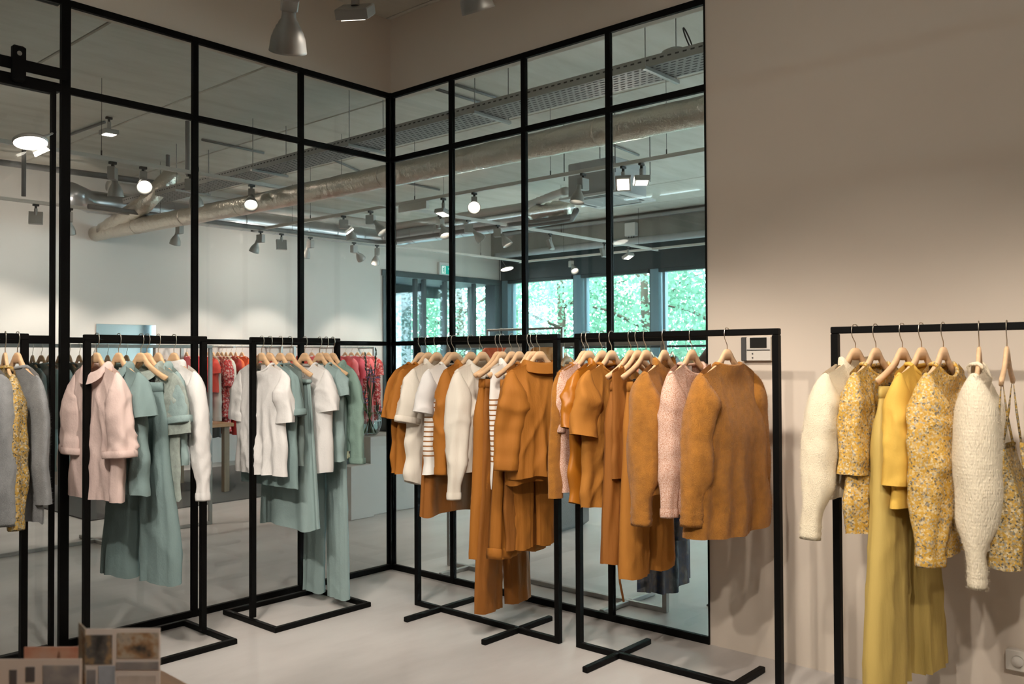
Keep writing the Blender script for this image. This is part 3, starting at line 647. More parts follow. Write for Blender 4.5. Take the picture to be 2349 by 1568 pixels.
place('C', 643, 'top', 'top', 'dark sage sleeveless top hidden among white blouses', 'dark sage sleeveless top', Top('f_sage_dark', 1060, None, collar='crew', wb=.22, fold=.012), 0, group=g)
place('C', 665, 'skirt', 'skirt', 'gathered pale sage linen midi skirt on a clip hanger', 'pale sage midi skirt', Skirt('f_sage_pale', 1205, ww=.17, wh=.24, tb=.07, fold=.014, gather=True), 4, 'clip', group=g)
place('C', 699, 'blouse', 'blouse', 'white blouse with wide short sleeves behind the sage skirt', 'white wide sleeved blouse', Top('f_white', 1075, .36, 950, wb=.235, fold=.014, skw=dict(w0=.09, w1=.105, phi1=9, flut=.04), flip=-1), 2, group=g)
place('C', 733, 'blouse', 'blouse', 'grey sage sleeveless blouse with shoulder ruffle', 'grey sage shoulder ruffle blouse', Top('f_sage_pale', 1050, .22, 915, wb=.225, fold=.014, skw=dict(w0=.07, w1=.11, d1=.06, phi1=6, flut=.12), lab=True, flip=-1), 0, group=g)
place('C', 748, 'trousers', 'trousers', 'very long pale sage trousers with tie belt reaching near the floor', 'very long pale sage trousers', Pants('f_sage_pale', 1362, ww=.15, wk=.18, wl=.105, tb=.055, fold=.018), 2, 'clip', group=g)
place('C', 763, 'shirt', 'shirt', 'sage green long sleeved shirt with turned back cuff near the vase', 'sage green long sleeved shirt', Top('f_sage_green', 1030, .55, 1062, collar='shirt', wb=.235, fold=.014, skw=dict(w0=.085, w1=.062, d0=.05, d1=.05, phi1=3, wr=.08), cuff='roll', flip=-1), 0, group=g)
g = 'garments on the ochre and cream rack'
place('D', 966, 't_shirt', 't-shirt', 'burnt orange tee nearest the glass corner', 'orange tee nearest the corner', Top('f_ochre', 1075, .3, 962, wb=.225, fold=.01, skw=TEE), 0, group=g)
place('D', 982, 't_shirt', 't-shirt', 'second burnt orange tee beside the cream blouse', 'second orange tee', Top('f_ochre', 1078, .3, 965, wb=.225, fold=.014, skw=TEE), -2, group=g)
place('D', 1002, 'blouse', 'blouse', 'cream blouse with rolled short sleeves and curved hem', 'cream blouse with curved hem', Top('f_cream', 1092, .36, 970, collar='high', wb=.235, fold=.012, hem=-.05, skw=dict(TEE, w1=.085), cuff='roll'), 0, group=g)
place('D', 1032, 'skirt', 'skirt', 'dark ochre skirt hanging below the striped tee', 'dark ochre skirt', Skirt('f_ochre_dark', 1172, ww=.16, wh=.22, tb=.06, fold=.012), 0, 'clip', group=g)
place('D', 1042, 't_shirt', 't-shirt', 'white tee with thin brown stripes beside the cream blouse', 'white striped tee', Top('f_stripe', 1080, .26, 950, wb=.215, fold=.006, lab='dark', skw=dict(TEE, w1=.085)), -4, group=g)
bpy.context.view_layer.update()
for ch in list(bpy.data.objects):
    if ch.name.startswith('sleeve') and ch.data.materials[0].name == 'f_stripe': ch.data.materials[0] = MATS['f_white']
place('D', 1080, 'shirt', 'shirt', 'ochre long sleeved shirt between striped tee and cream blouse', 'ochre long sleeved shirt', Top('f_ochre', 1060, .55, 1082, collar='shirt', wb=.22, fold=.012, skw=dict(w0=.085, w1=.055, d0=.05, d1=.045, phi0=35, phi1=2), cuff='gather'), -3, group=g)
place('D', 1107, 'blouse', 'blouse', 'cream long sleeved blouse with gathered cuff', 'cream long sleeved blouse', Top('f_cream', 1075, .6, 1135, collar='shirt', wb=.22, fold=.014, skw=dict(w0=.08, w1=.055, d0=.05, d1=.045, phi0=32, phi1=1, wr=.1, puff=.012), cuff='gather'), -4, group=g)
place('D', 1142, 'trousers', 'trousers', 'ochre paperbag waist trousers with wide cropped legs', 'ochre paperbag trousers', Pants('f_ochre', 1266, ww=.15, wk=.185, wl=.115, tb=.06, fold=.012, gather=True), 2, 'clip', group=g)
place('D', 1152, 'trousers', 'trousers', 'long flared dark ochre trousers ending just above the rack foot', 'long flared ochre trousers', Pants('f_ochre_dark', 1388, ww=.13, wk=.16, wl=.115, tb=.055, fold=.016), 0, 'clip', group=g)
place('D', 1174, 't_shirt', 't-shirt', 'white striped top hanging between two ochre trousers', 'white striped top between trousers', Top('f_stripe', 1112, None, collar='high', hw=.175, wb=.18, wh=.18, fold=.008, lab='dark'), 2, group=g)
place('D', 1191, 'trousers', 'trousers', 'ochre trousers with turned up hems beneath the jacket', 'ochre turn-up trousers', Pants('f_ochre', 1265, ww=.15, wk=.185, wl=.115, tb=.055, fold=.012, gather=True, cuffs=True), 2, 'clip', group=g)
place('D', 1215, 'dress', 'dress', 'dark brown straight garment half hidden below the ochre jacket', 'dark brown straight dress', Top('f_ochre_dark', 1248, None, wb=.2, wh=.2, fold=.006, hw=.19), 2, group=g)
place('D', 1224, 'trousers', 'trousers', 'tapered ochre trousers with gathered ankles beside the rack post', 'tapered ochre trousers', Pants('f_ochre', 1252, ww=.16, wk=.2, wl=.07, tb=.05, fold=.01, gather=True), -8, 'clip', group=g)
def jacket(g, rs, H):
    L = H(1088); top(g, 'f_ochre', L, rs, hw=.205, wb=.235, wh=.215, tb=.085, fold=.014, fdrop=.02, bdrop=.02, neck=.10)
    for s in (1, -1): sleeve(g, 'f_ochre', s, rs, hw=.205, ls=.52, w0=.11, w1=.075, d0=.075, d1=.06, phi0=40, phi1=6, wr=.12, puff=.015, cuff='band')
    neckring(g, 'f_ochre', 'shirt', .10, .02, .02)
    MB().bx((-.235, -.098, -L-.005), (.235, -.090, -L+.05), .003).build('hem_band', 'f_ochre', g) if False else None
    skirt(g, 'f_ochre', L+.03, rs, z0=-L+.11, ww=.205, wh=.215, tb=.09, fold=.010, band=False, nv=8, name='waist_gather', gather=True)
place('D', 1238, 'jacket', 'jacket', 'boxy ochre jacket with puffed sleeves and folded collar', 'ochre jacket', jacket, -10, group=g)
g = 'garments on the ochre knit rack'
place('E', 1340, 'sweater', 'sweater', 'ochre mohair sweater hanging at the first rack post', 'first ochre mohair sweater', Top('f_ochre_mohair', 1110, .6, 1130, fz=(9000, .010), hw=.21, wb=.235, skw=dict(LONG, w1=.05, phi0=35, phi1=3)), -2, group=g)
place('E', 1350, 'blouse', 'blouse', 'pink speckled blouse behind the first ochre sweater', 'pink speckled blouse by the sweater', Top('f_speckle', 1118, .42, 990, wb=.215, fold=.014, skw=dict(LONG, w1=.06, phi0=30, phi1=2), cuff='gather'), -6, group=g)
def satin(g, rs, H):
    Top('f_ochre_satin', 1140, .3, 985, collar='high', wb=.235, fold=.016, hem=-.03, skw=dict(TEE, w0=.1, w1=.1))(g, rs, H)
place('E', 1381, 't_shirt', 't-shirt', 'glossy ochre satin top with short sleeves', 'glossy ochre satin top', satin, -4, group=g)
def linentop(g, rs, H):
    Top('f_ochre_linen', 1150, .3, 1000, collar='crew', wb=.23, fold=.018, skw=dict(TEE, w0=.1, w1=.095))(g, rs, H)
    x = .0; MB().tube([(-.02, .03, -.62), (-.015, .04, -.8), (.0, .04, -1.0), (.012, .04, -1.1), (.0, .04, -1.2), (-.03, .04, -1.3)], .006, 6).build('tie_belt', 'f_ochre_dark', g, True)
place('E', 1403, 'blouse', 'blouse', 'ochre linen short sleeved blouse beside the satin top', 'ochre linen blouse', linentop, -2, group=g)
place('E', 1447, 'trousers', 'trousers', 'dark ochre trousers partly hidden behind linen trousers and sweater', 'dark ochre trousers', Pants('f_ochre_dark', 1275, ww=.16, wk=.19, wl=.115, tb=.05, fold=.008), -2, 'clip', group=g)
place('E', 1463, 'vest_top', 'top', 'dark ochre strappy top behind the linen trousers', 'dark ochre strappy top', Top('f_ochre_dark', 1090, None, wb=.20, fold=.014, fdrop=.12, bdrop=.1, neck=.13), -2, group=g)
place('E', 1482, 'trousers', 'trousers', 'wide ochre linen trousers reaching lowest on the knit rack', 'wide ochre linen trousers', Pants('f_ochre_linen', 1310, ww=.15, wk=.17, wl=.105, tb=.055, fold=.012, gather=True), -2, 'clip', group=g)
place('E', 1524, 'sweater', 'sweater', 'ochre mohair sweater with full sleeves beside the speckled shirt', 'second ochre mohair sweater', Top('f_ochre_mohair', 1120, .65, 1188, collar='high', fz=(9000, .010), hw=.215, wb=.24, tb=.07, skw=dict(LONG, w0=.09, w1=.075, d0=.07, d1=.065, phi0=38, phi1=1, puff=.02), cuff='rib'), 4, group=g)
place('E', 1587, 'shirt', 'shirt', 'pink speckled shirt beside the last mohair cardigan', 'pink speckled shirt by the cardigan', Top('f_speckle', 1160, .65, 1172, collar='crew', wb=.22, fold=.014, skw=dict(LONG, w1=.06, d1=.05, phi0=34, phi1=1, wr=.08), cuff='gather', lab=True), 0, group=g)
place('E', 1668, 'cardigan', 'cardigan', 'large ochre mohair cardigan hanging with its back to the room', 'large ochre mohair cardigan', Top('f_ochre_mohair', 1212, .62, 1190, fz=(11000, .011), hw=.225, wb=.262, wh=.30, tb=.085, fold=.022, fdrop=.016, bdrop=.06, hem=-.012, skw=dict(LONG, w0=.11, w1=.075, d0=.07, d1=.06, phi0=42, phi1=6, wr=.07), cuff='rib'), -4, group=g)
g = 'garments on the yellow rack'
place('F', 1962, 'sweater', 'sweater', 'cream mohair sweater with rolled neck at the left of the yellow rack', 'cream mohair sweater', Top('f_cream_mohair', 1130, .6, 1225, collar='high', fz=(10000, .011), hw=.215, wb=.235, wh=.22, tb=.07, skw=dict(LONG, w0=.095, w1=.06, d0=.06, d1=.055, phi0=45, phi1=6, puff=.012), cuff='rib'), -15, group=g)
place('F', 2009, 'blouse', 'blouse', 'yellow floral blouse with half sleeves behind the mustard trousers', 'yellow floral half sleeved blouse', Top('f_floral', 1205, .4, 1080, wb=.225, fold=.018, collar='crew', skw=dict(w0=.085, w1=.075, d0=.055, d1=.05, phi0=32, phi1=3, wr=.1)), -8, group=g)
def mustard(g, rs, H):
    trousers(g, 'f_mustard', H(1545), rs, ww=.17, wk=.205, wl=.14, tb=.055, fold=.014)
    MB().bx((.05, .044, -.355), (.12, .05, -.345), .002).build('welt_pocket', 'f_mustard', g)
place('F', 2070, 'trousers', 'trousers', 'long mustard trousers on a clip hanger', 'long mustard trousers', mustard, -10, 'clip', group=g)
place('F', 2114, 'blouse', 'blouse', 'plain yellow linen blouse with short wide sleeves', 'plain yellow linen blouse', Top('f_yellow', 1150, .36, 1105, wb=.22, fold=.012, collar='crew', skw=dict(w0=.09, w1=.10, d0=.055, d1=.06, phi0=34, phi1=4)), -10, group=g)
place('F', 2164, 'blouse', 'blouse', 'yellow floral blouse with long gathered sleeves', 'yellow floral long sleeved blouse', Top('f_floral', 1255, .66, 1275, wb=.235, wh=.24, fold=.022, collar='crew', skw=dict(w0=.09, w1=.085, d0=.06, d1=.065, phi0=32, phi1=1, wr=.12, puff=.02), cuff='gather'), -4, group=g)
place('F', 2246, 'sweater', 'sweater', 'cream ribbed mohair sweater with its full sleeve facing the camera', 'cream ribbed mohair sweater', Top('f_cream_rib', 1240, .80, 1318, collar='crew', fz=(12000, .011), hw=.205, wb=.235, tb=.075, skw=dict(w0=.095, w1=.08, d0=.085, d1=.08, phi0=34, phi1=1, puff=.02, wr=.03, cuffk=.52), cuff='rib'), 10, group=g)
def cami(g, rs, H):
    L = H(1278); skirt(g, 'f_floral_dark', L, rs, z0=-.44, ww=.15, wh=.20, tb=.085, fold=.014, band=False, name='body')
    for s in (-1, 1): MB().tube([(s*.12, .03, -.45), (s*.15, .012, -.32), (s*.165, 0, -.19), (s*.15, -.012, -.32), (s*.12, -.03, -.45)], .004, 6).build('strap', 'f_floral_dark', g, True)
    MB().tube([(.10, .05, -.42), (.12, .06, -.5), (.09, .07, -.56), (.05, .075, -.5), (.07, .06, -.42)], .008, 6).build('neck_frill', 'f_floral_dark', g, True)
place('F', 2310, 'camisole', 'camisole', 'yellow floral strappy camisole at the right edge', 'floral camisole at the right edge', cami, 6, group=g)

# ------------------------------------------------------------------ light tracks and spotlights
WARM = (1, .90, .79)
def bar_o(name, p, q, w_, h, m, parent=None):
    p = np.array(p, float); q = np.array(q, float); d = q-p; L = np.hypot(d[0], d[1]); b = MB(); b.box((0, 0, 0), (L, w_, h), math.atan2(d[1], d[0]), .002)
    o = b.build(name, m, parent); o.location = tuple((p+q)/2); return o
def track(name, label, p, q, wires=()):
    root = empty(name, p); tag(root, label, 'light track', 'suspended lighting tracks'); p = np.array(p); q = np.array(q)
    o = bar_o('track_bar', p, q, .036, .034, 'track_white', root); o.location = tuple((q-p)/2)
    for t in wires:
        c = (q-p)*t; wi = MB().tube([c+(0, 0, .017), c+(0, 0, CZ-p[2]-.004)], .0022, 5).build('suspension_wire', 'lamp_black', root); MB().tube([c+(0, 0, .017), c+(0, 0, .06)], .006, 6).build('wire_grip', 'lamp_black', wi)
    for e in (p, q): MB().box(tuple(e-p), (.05, .05, .036), 0, .002).build('end_cap', 'lamp_black', root)
    return root
TZ = 3.12; TA, TB, TC, TD = 2.727, 2.354, 5.334, 7.66
track('light_track', 'white lighting track crossing the shop nearest the left partition', (-4.5, TA, TZ), (TD+.2, TA, TZ), (.12, .3, .37, .5, .62, .8))
track('light_track', 'white lighting track running past the air conditioner', (TB, TC+.12, TZ), (TB, -7, TZ), (.1, .25, .4, .5, .62))
track('light_track', 'white lighting track along the far white wall', (-4.5, TC, TZ), (TD+.12, TC, TZ), (.3, .45, .6, .75, .9))
track('light_track', 'white lighting track in front of the shop windows', (TD, TC+.12, TZ), (TD, -7, TZ), (.08, .2, .3, .5))
track('light_track', 'white lighting track above the viewer parallel to the left partition', (-5.0, -1.66, 3.05), (-1.72, -1.66, 3.05), (.2, .8))
track('light_track', 'white lighting track above the viewer parallel to the beige wall', (-1.70, -1.72, 3.05), (-1.70, -6.0, 3.05), (.2, .8))
track('light_track', 'white lighting track above and left of the viewer', (-3.6, -1.9, 3.05), (-3.6, -6.0, 3.05), (.2, .8))
def lamp(T, kind, aim, label, power=0, size=62, lit=True, blend=.55, name=None, group='grey track spotlights'):
    """T: point under the track; aim: world point looked at (for a bell) or tilt"""
    T = np.array(T, float); root = empty(name or ('bell_spotlight' if kind == 'bell' else 'panel_spotlight'), T)
    tag(root, label, 'spotlight', group)
    MB().box((0, 0, -.012), (.06, .026, .022), 0, .002).build('adapter', 'lamp_black', root); MB().tube([(0, 0, -.02), (0, 0, -.05)], .012, 10).build('stem', 'lamp_black', root)
    aim = np.array(aim, float); S = 1.0
    if kind == 'bell':
        hd = aim-T; side = np.array([hd[0], hd[1], 0.]); side /= np.linalg.norm(side)+1e-9
        MB().box((0, 0, -.10), (.098, .058, .105), math.atan2(side[1], side[0]), .004).build('gear_box', 'lamp_grey', root)
        piv = side*.062+np.array([0, 0, -.135]); d = aim-(T+piv); d /= np.linalg.norm(d)
        MB().tube([side*.03+np.array([0, 0, -.135]), piv], .011, 8).build('arm', 'lamp_grey', root)
        mt = Matrix.Translation(tuple(piv)) @ Vector(d).to_track_quat('Z', 'Y').to_matrix().to_4x4()
        pr = [(.0, -.02), (.022, -.02), (.024, .02), (.026, .034), (.034, .045), (.036, .052), (.043, .060), (.045, .068), (.051, .077), (.053, .085), (.058, .096), (.061, .112), (.064, .135), (.066, .145), (.063, .145), (.056, .12), (.049, .10)]
        sh_ = MB().lathe(pr, 28, mt).build('bell_shade', 'lamp_grey', root, True)
        MB().lathe([(.0, .10), (.048, .10)], 24, mt).build('lens', 'lens_lit' if lit else 'lens_off', sh_)
        lp = T+piv+d*.15
    else:
        d = aim-(T+np.array([0, 0, -.16])); d /= np.linalg.norm(d)
        MB().tube([(0, 0, -.05), (0, 0, -.125)], .018, 10).build('arm', 'lamp_grey', root)
        mt = Matrix.Translation((0, 0, -.15)) @ Vector(d).to_track_quat('Z', 'Y').to_matrix().to_4x4()
        b = MB().box((0, 0, 0), (.135, .135, .045), 0, .004); V = [tuple(mt @ Vector(v)) for v in b.V]; sh_ = meshobj('housing', V, b.F, 'lamp_grey', root)
        b = MB().box((0, .0, .0235), (.10, .10, .004)); meshobj('lens', [tuple(mt @ Vector(v)) for v in b.V], b.F, 'lens_lit' if lit else 'lens_off', sh_)
        lp = T+np.array([0, 0, -.15])+d*.05
    if power and kind == 'panel':
        ld = bpy.data.lights.new('flood', 'AREA'); ld.energy = power; ld.color = WARM; ld.shape = 'SQUARE'; ld.size = .10
        lo = bpy.data.objects.new('flood_beam', ld); COL.objects.link(lo); lo.parent = root; lo.location = tuple(lp-T); lo.rotation_euler = Vector(-d).to_track_quat('Z', 'Y').to_euler()
    elif power:
        ld = bpy.data.lights.new('spot', 'SPOT'); ld.energy = power; ld.color = WARM; ld.spot_size = math.radians(size); ld.spot_blend = blend; ld.shadow_soft_size = .035
        lo = bpy.data.objects.new('spot_beam', ld); COL.objects.link(lo); lo.parent = root; lo.location = tuple(lp-T); lo.rotation_euler = Vector(-d).to_track_quat('Z', 'Y').to_euler()
    return root
# --- over the viewer: they light the racks and the beige wall
PF = 62; PA = 3.6
z_ = 3.03
lamp((-1.955, -1.66, z_), 'bell', (-1.15, -.35, .5), 'grey bell spotlight hanging into view at the top of the picture', PF, 70).scale = (1.18,)*3
lamp((-1.70, onx(815, 0, -1.70)[1], z_), 'panel', (-.9, -1.2, 1.2), 'square floodlight cut by the top edge', PA).scale = (1.0,)*3
lamp((-1.70, onx(1048, 0, -1.70)[1], z_), 'bell', (-.35, -2.2, .5), 'bright spotlight rim peeking in at the top edge', PF, 70)
k_ = 'spotlight above the viewer aimed at the '
for x, y, a, n in ((-2.6, -1.66, (-2.0, -.3, .6), 'pink and sage rack'), (-3.3, -1.66, (-2.75, -.3, .6), 'leftmost grey knit rack'), (-1.70, -2.82, (-.35, -2.65, .35), 'large mohair cardigan'), (-1.70, -3.35, (-.3, -3.45, .30), 'cream and yellow sweaters'), (-1.70, -4.05, (-.3, -4.2, .30), 'right end of the yellow rack'), (-1.70, -2.62, (-.4, -1.45, .5), 'ochre jacket')):
    lamp((x, y, z_), 'bell', a, k_+n, PF, 72, blend=.9)
for x, y, a, n in ((-3.0, -1.66, (-2.6, .0, 2.3), 'upper left partition'), (-4.3, -1.66, (-4.6, -.0, 1.9), 'sliding door'), (-1.70, -3.0, (0, -3.0, 2.2), 'beige wall'), (-1.70, -4.6, (0, -4.6, 2.0), 'far end of the beige wall'), (-1.70, -5.4, (-3.6, -4.2, .6), 'floor near the viewer')):
    lamp((x, y, z_), 'panel', a, 'added fill flood'+k_[4:]+n, PA)  # fill floods added out of view to lift upper walls and floor
for y, a, n in ((-2.5, (-.4, -1.1, .45), 'ochre and cream rack from afar'), (-3.3, (-.2, -2.5, .55), 'knit rack from afar'), (-4.0, (0, -3.35, .6), 'yellow rack from afar'), (-5.0, (0, -4.4, .6), 'right edge of the beige wall from afar'), (-2.1, (-1.3, -.2, .5), 'white and sage rack from afar')):
    lamp((-3.6, y, z_), 'bell', a, k_+n, 140, 48, blend=.7)
lamp((-3.6, -5.85, z_), 'bell', (-3.2, -3.2, .85), k_+'picture cards, added to brighten them', 120, 46)  # unseen spot added to lift the dark cards on the table
# --- in the shop
def on_a(px): return (ony(px, 500, TA)[0], TA, TZ-.017)
def on_b(px): return (TB, onx(px, 450, TB)[1], TZ-.017)
def on_c(px): return (ony(px, 550, TC)[0], TC, TZ-.017)
def on_d(px): return (TD, onx(px, 590, TD)[1], TZ-.017)
PS = 75; PA = 7
for x, y, a, n in ((-2.4, TA, (-2.0, 6, 2.4), 'left part of the shop'), (-.35, TC, (.2, 6.5, 2.6), 'far white wall at left'), (2.7, TC, (3.1, 6.5, 2.7), 'far white wall beside the doors'), (6.4, TA, (6.8, 5, 2.2), 'entrance'), (TB, -3.5, (3.0, -3.0, 2.0), 'hidden right part of the shop'), (5.15, TA, (4.6, 4.2, 2.4), 'middle of the shop')):
    lamp((x, y, TZ-.017), 'panel', a, 'added fill floodlight on the shop track aimed at the '+n, PA)  # extra fill floods, added to brighten ceiling and walls of the shop
lamp(on_a(258), 'bell', (-.3, 3.2, .2), 'grey bell spotlight pointing away behind the left pane', PS)
lamp(on_a(328), 'bell', (-2.0, -1.2, .2), 'glowing round spotlight facing the viewer through the left pane', 12, lit=True)
lamp(on_a(436), 'bell', (1.2, 3.6, .3), 'grey bell spotlight half hidden by the second black mullion', PS)
lamp(on_a(577), 'bell', (-1.6, -.6, -.6), 'glowing tilted spotlight left of the long foil duct', 25)
lamp(on_b(788), 'bell', (2.9, 3.3, .8), 'grey spotlight tilted to the right, first beyond the corner track', PS)
lamp(on_b(850), 'bell', (3.2, 1.2, .4), 'large grey spotlight with lit rim beside the corner post', PS)
lamp(on_c(598), 'bell', (2.2, 6.2, 1.2), 'grey bell lamp on the far wall track, first from the left', PS, 70)
lamp(on_c(712), 'bell', (3.2, 6.3, 1.2), 'grey bell lamp on the far wall track, second from the left', PS, 70)
lamp(on_c(812), 'bell', (6.3, 5.9, 1.0), 'grey bell lamp on the far wall track tilted to the right', PS, 70)
lamp(on_c(865), 'bell', (4.8, 6.2, 1.2), 'shiny bell lamp on the far wall track next to the corner post', PS, 70)
lamp(on_c(412), 'bell', (1.3, 6.4, .8), 'small grey lamp below the foil duct near the white wall', PS, 70)
lamp(on_c(160), 'bell', (.4, 6.4, .6), 'dim grey lamp beside the second door post high up', PS, 80)
lamp(on_c(-60), 'bell', (-.2, 6.5, .9), 'shop lamp lighting the white wall at far left', PS, 80)
lamp(on_b(1017), 'panel', (1.6, 1.9, 0), 'small square floodlight above the exit sign', PA)
lamp(on_b(1088), 'bell', (-2.2, -2.8, .6), 'glowing round spotlight facing the viewer right of the corner post', 12)
lamp(on_b(1338), 'bell', (1.6, .1, 0), 'grey bell spotlight in front of the air conditioner', PS)
lamp(on_b(1430), 'panel', (.35, -1.5, 1.2), 'glowing square floodlight tilted towards the viewer', PA)
lamp(on_b(1472), 'panel', (1.9, -.9, 0), 'square floodlight pointing straight down beside the air conditioner', PA)
lamp(on_a(1010), 'bell', (2.6, 1.2, .3), 'small grey spotlight below the square floodlight', PS)
lamp(on_a(1075), 'bell', (5.2, 1.6, 1.0), 'dark grey bell spotlight tilted right above the exit sign', PS)
lamp(on_a(1142), 'bell', (4.6, 1.4, .6), 'translucent looking bell spotlight beside the concrete beam', PS)
lamp(on_a(1440), 'panel', (6.8, 1.5, 0), 'square floodlight in front of the dark band over the windows', PA)
lamp(on_d(1310), 'bell', (6.5, 2.2, .5), 'grey spotlight hanging before the dark window lintel', PS)
P_ = onz(250, 268, CZ-.01)
lamp(P_, 'panel', P_+np.array([.02, 0, -2]), 'square floodlight fixed to the ceiling behind the left pane', PA)
# slim disc lamps on arms
def arm_lamp(tip, base, r, label, drop=None):
    tip = np.array(tip); base = np.array(base); root = empty('arm_lamp', base); tag(root, label, 'lamp', 'slim disc lamps')
    mt = Matrix.Translation(tuple(tip-base)) @ Matrix.Rotation(math.radians(-15), 4, 'X')
    MB().lathe([(0, .012), (r*.9, .012), (r, .006), (r, -.006), (r*.95, -.008)], 28, mt).build('disc_housing', 'lamp_grey', root, True)
    MB().lathe([(0, -.007), (r*.95, -.007)], 28, mt).build('lens', 'lens_lit', root)
    MB().tube([tip-base, (0, 0, 0)], .006, 6).build('arm', 'lamp_grey', root)
    if drop: MB().tube([(0, 0, 0), (0, 0, -drop)], .006, 6).build('cable', 'lamp_black', root)
arm_lamp(ony(70, 325, -.26), ony(128, 303, -.045), .075, 'glowing disc lamp on a short arm beside the sliding door')
arm_lamp(onx(1163, 616, W2-.5), onx(1146, 588, W2-.06), .12, 'disc lamp on a thin arm at the corner of the windows', .8)

# ------------------------------------------------------------------ ceiling services
tr = empty('cable_tray', (.93, 6.4, 3.30)); tag(tr, 'long perforated metal cable tray under the concrete ceiling', 'cable tray')
TL = 10.5
b = MB(); b.bx((-.15, -TL, 0), (.15, 0, .002)); b.build('tray_floor', 'tray_metal', tr)
for s in (-1, 1): boxo('tray_side', (s*.15-.002, -TL, 0), (s*.15+.002, 0, .065), 'tray_metal', tr); boxo('tray_lip', (s*.15-(.014 if s > 0 else 0), -TL, .063), (s*.15+(0 if s > 0 else .014), 0, .066), 'tray_metal', tr)
b = MB()
for i in range(int(TL/.055)):
    for j in range(7):
        y = -(i+.5+(.5 if j % 2 else 0))*.055; x = -.126+j*.042
        b.add([(x-.007, y-.018, -.0012), (x+.007, y-.018, -.0012), (x+.007, y+.018, -.0012), (x-.007, y+.018, -.0012)], [(0, 1, 2, 3)])
    for s in (-1, 1): b.add([(s*.1533, -(i+.25)*.055-.014, .036), (s*.1533, -(i+.25)*.055+.014, .036), (s*.1533, -(i+.25)*.055+.014, .046), (s*.1533, -(i+.25)*.055-.014, .046)], [(0, 1, 2, 3)])
o = b.build('slot_pattern', 'slot_dark', tr); o['kind'] = 'stuff'
for i in range(7):
    y = -.5-i*1.5
    for s in (-1, 1): MB().tube([(s*.19, y, -.02), (s*.19, y, CZ-3.3)], .004, 6).build('hanger_rod', 'grey_steel', tr)
    MB().bx((-.21, y-.014, -.03), (.21, y+.014, -.006), .002).build('support_bracket', 'grey_steel', tr)
b = MB().lathe([(0, .0), (.10, 0), (.09, .03), (.05, .05), (0, .055)], 20); o = b.build('ceiling_dome', 'lamp_grey', None, True); o.location = tuple(onz(1550, 130, 3.38)); tag(o, 'grey dome resting on the cable tray at the right', 'dome')
lp = onz(1590, 118, 3.40); MB().tube([(0, 0, -.03), (0, 0, 0)]+[(0, .035*(1-math.cos(q))-.035*math.sin(q)*.3, .085-.085*math.cos(q)) for q in np.linspace(.2, 5.6, 22)], .005, 6).build('cable_loop', 'lamp_black', None, True, lp); tag(bpy.data.objects['cable_loop'], 'thin grey cable loop sticking up from the cable tray', 'cable')
def duct(name, label, path, r, m, n=20, step=.16, rough=0, bands=0, cat='duct', grp=None):
    P = [np.array(p, float) for p in path]; pts = []
    for a, c in zip(P[:-1], P[1:]):
        k = max(2, int(np.linalg.norm(c-a)/step))
        pts += [a+(c-a)*i/k for i in range(k)]
    pts.append(P[-1]); org = pts[0].copy(); rs = random.Random(len(pts)); root = empty(name, org); tag(root, label, cat, grp)
    R = [r*(1+rough*rs.uniform(-1, 1)) for _ in pts]; q = [p-org+np.array([0, 0, rough*.05*rs.uniform(-1, 1)]) for p in pts]
    MB().tube(q, R, n).build('duct_shell' if cat == 'duct' else 'pipe_run', m, root, True)
    if bands:
        dist = 0; 
        for i in range(1, len(q)-1):
            dist += np.linalg.norm(q[i]-q[i-1])
            if dist >= bands:
                dist = 0; t = q[i+1]-q[i]; t = t/np.linalg.norm(t); MB().tube([q[i]-t*.008, q[i]+t*.008], R[i]*1.03, n).build('joint_band', m, root, True)
    return root
dk = duct('foil_duct', 'thick foil wrapped air duct running towards the viewer', [(.793, 6.54, 3.02), (.793, 3, 2.97), (.793, -7.9, 2.92)], .092, 'foil', 22, .10, .03, 1.1)
bz = onz(400, 440, 3.05); duct('foil_duct', 'short slanting foil duct joining the long duct at the wall', [(.80, 6.3, 3.04), onz(330, 470, 3.2), onz(400, 395, 3.6)], .10, 'foil', 16, .12, .05)
T_ = onz(880, 548, 3.3)
sp0 = onz(175, 462, 3.3)
duct('spiral_duct', 'bare spiral steel duct turning a corner near the far wall', [(sp0[0]-.25, T_[1]-.35, 3.3), (sp0[0]+.1, T_[1], 3.3), (T_[0]-.22, T_[1], 3.3), (T_[0]-.06, T_[1]-.06, 3.3), (T_[0], T_[1]-.22, 3.3), (T_[0], onz(1245, 492, 3.3)[1], 3.3)], .13, 'spiral_steel', 22, .25, 0, .45)
def lpipe(label, z, pl, pc, pr, r, m):
    c = onz(*pc, z); a = onz(*pl, z); e = onz(*pr, z); pts = [(a[0], c[1], z), (c[0]-.08, c[1], z), (c[0], c[1]-.08, z), (c[0], e[1], z)]
    duct('water_pipe', label, pts, r, m, 12, .3, cat='pipe')
lpipe('thin dark pipe bending at the far corner below the spiral duct', 3.12, (170, 482), (874, 556), (1330, 500), .028, 'pipe_grey')
lpipe('white lagged pipe bending above the spiral duct', 3.45, (250, 425), (905, 520), (1190, 472), .06, 'pipe_white')
e_ = onz(1190, 472, 3.45); duct('drain_hose', 'pale corrugated hose leading up to the air conditioner', [onz(1215, 468, 3.45), onz(1250, 455, 3.35), onz(1298, 437, 3.25)], .045, 'pipe_white', 12, .08, .08, cat='pipe')
fo = onz(1262, 482, 3.25); duct('foil_sleeve', 'short bulging foil sleeve left of the air conditioner', [onz(1225, 490, 3.25), onz(1250, 484, 3.25), onz(1290, 478, 3.25), onz(1308, 476, 3.25)], .10, 'foil', 16, .05, .16)
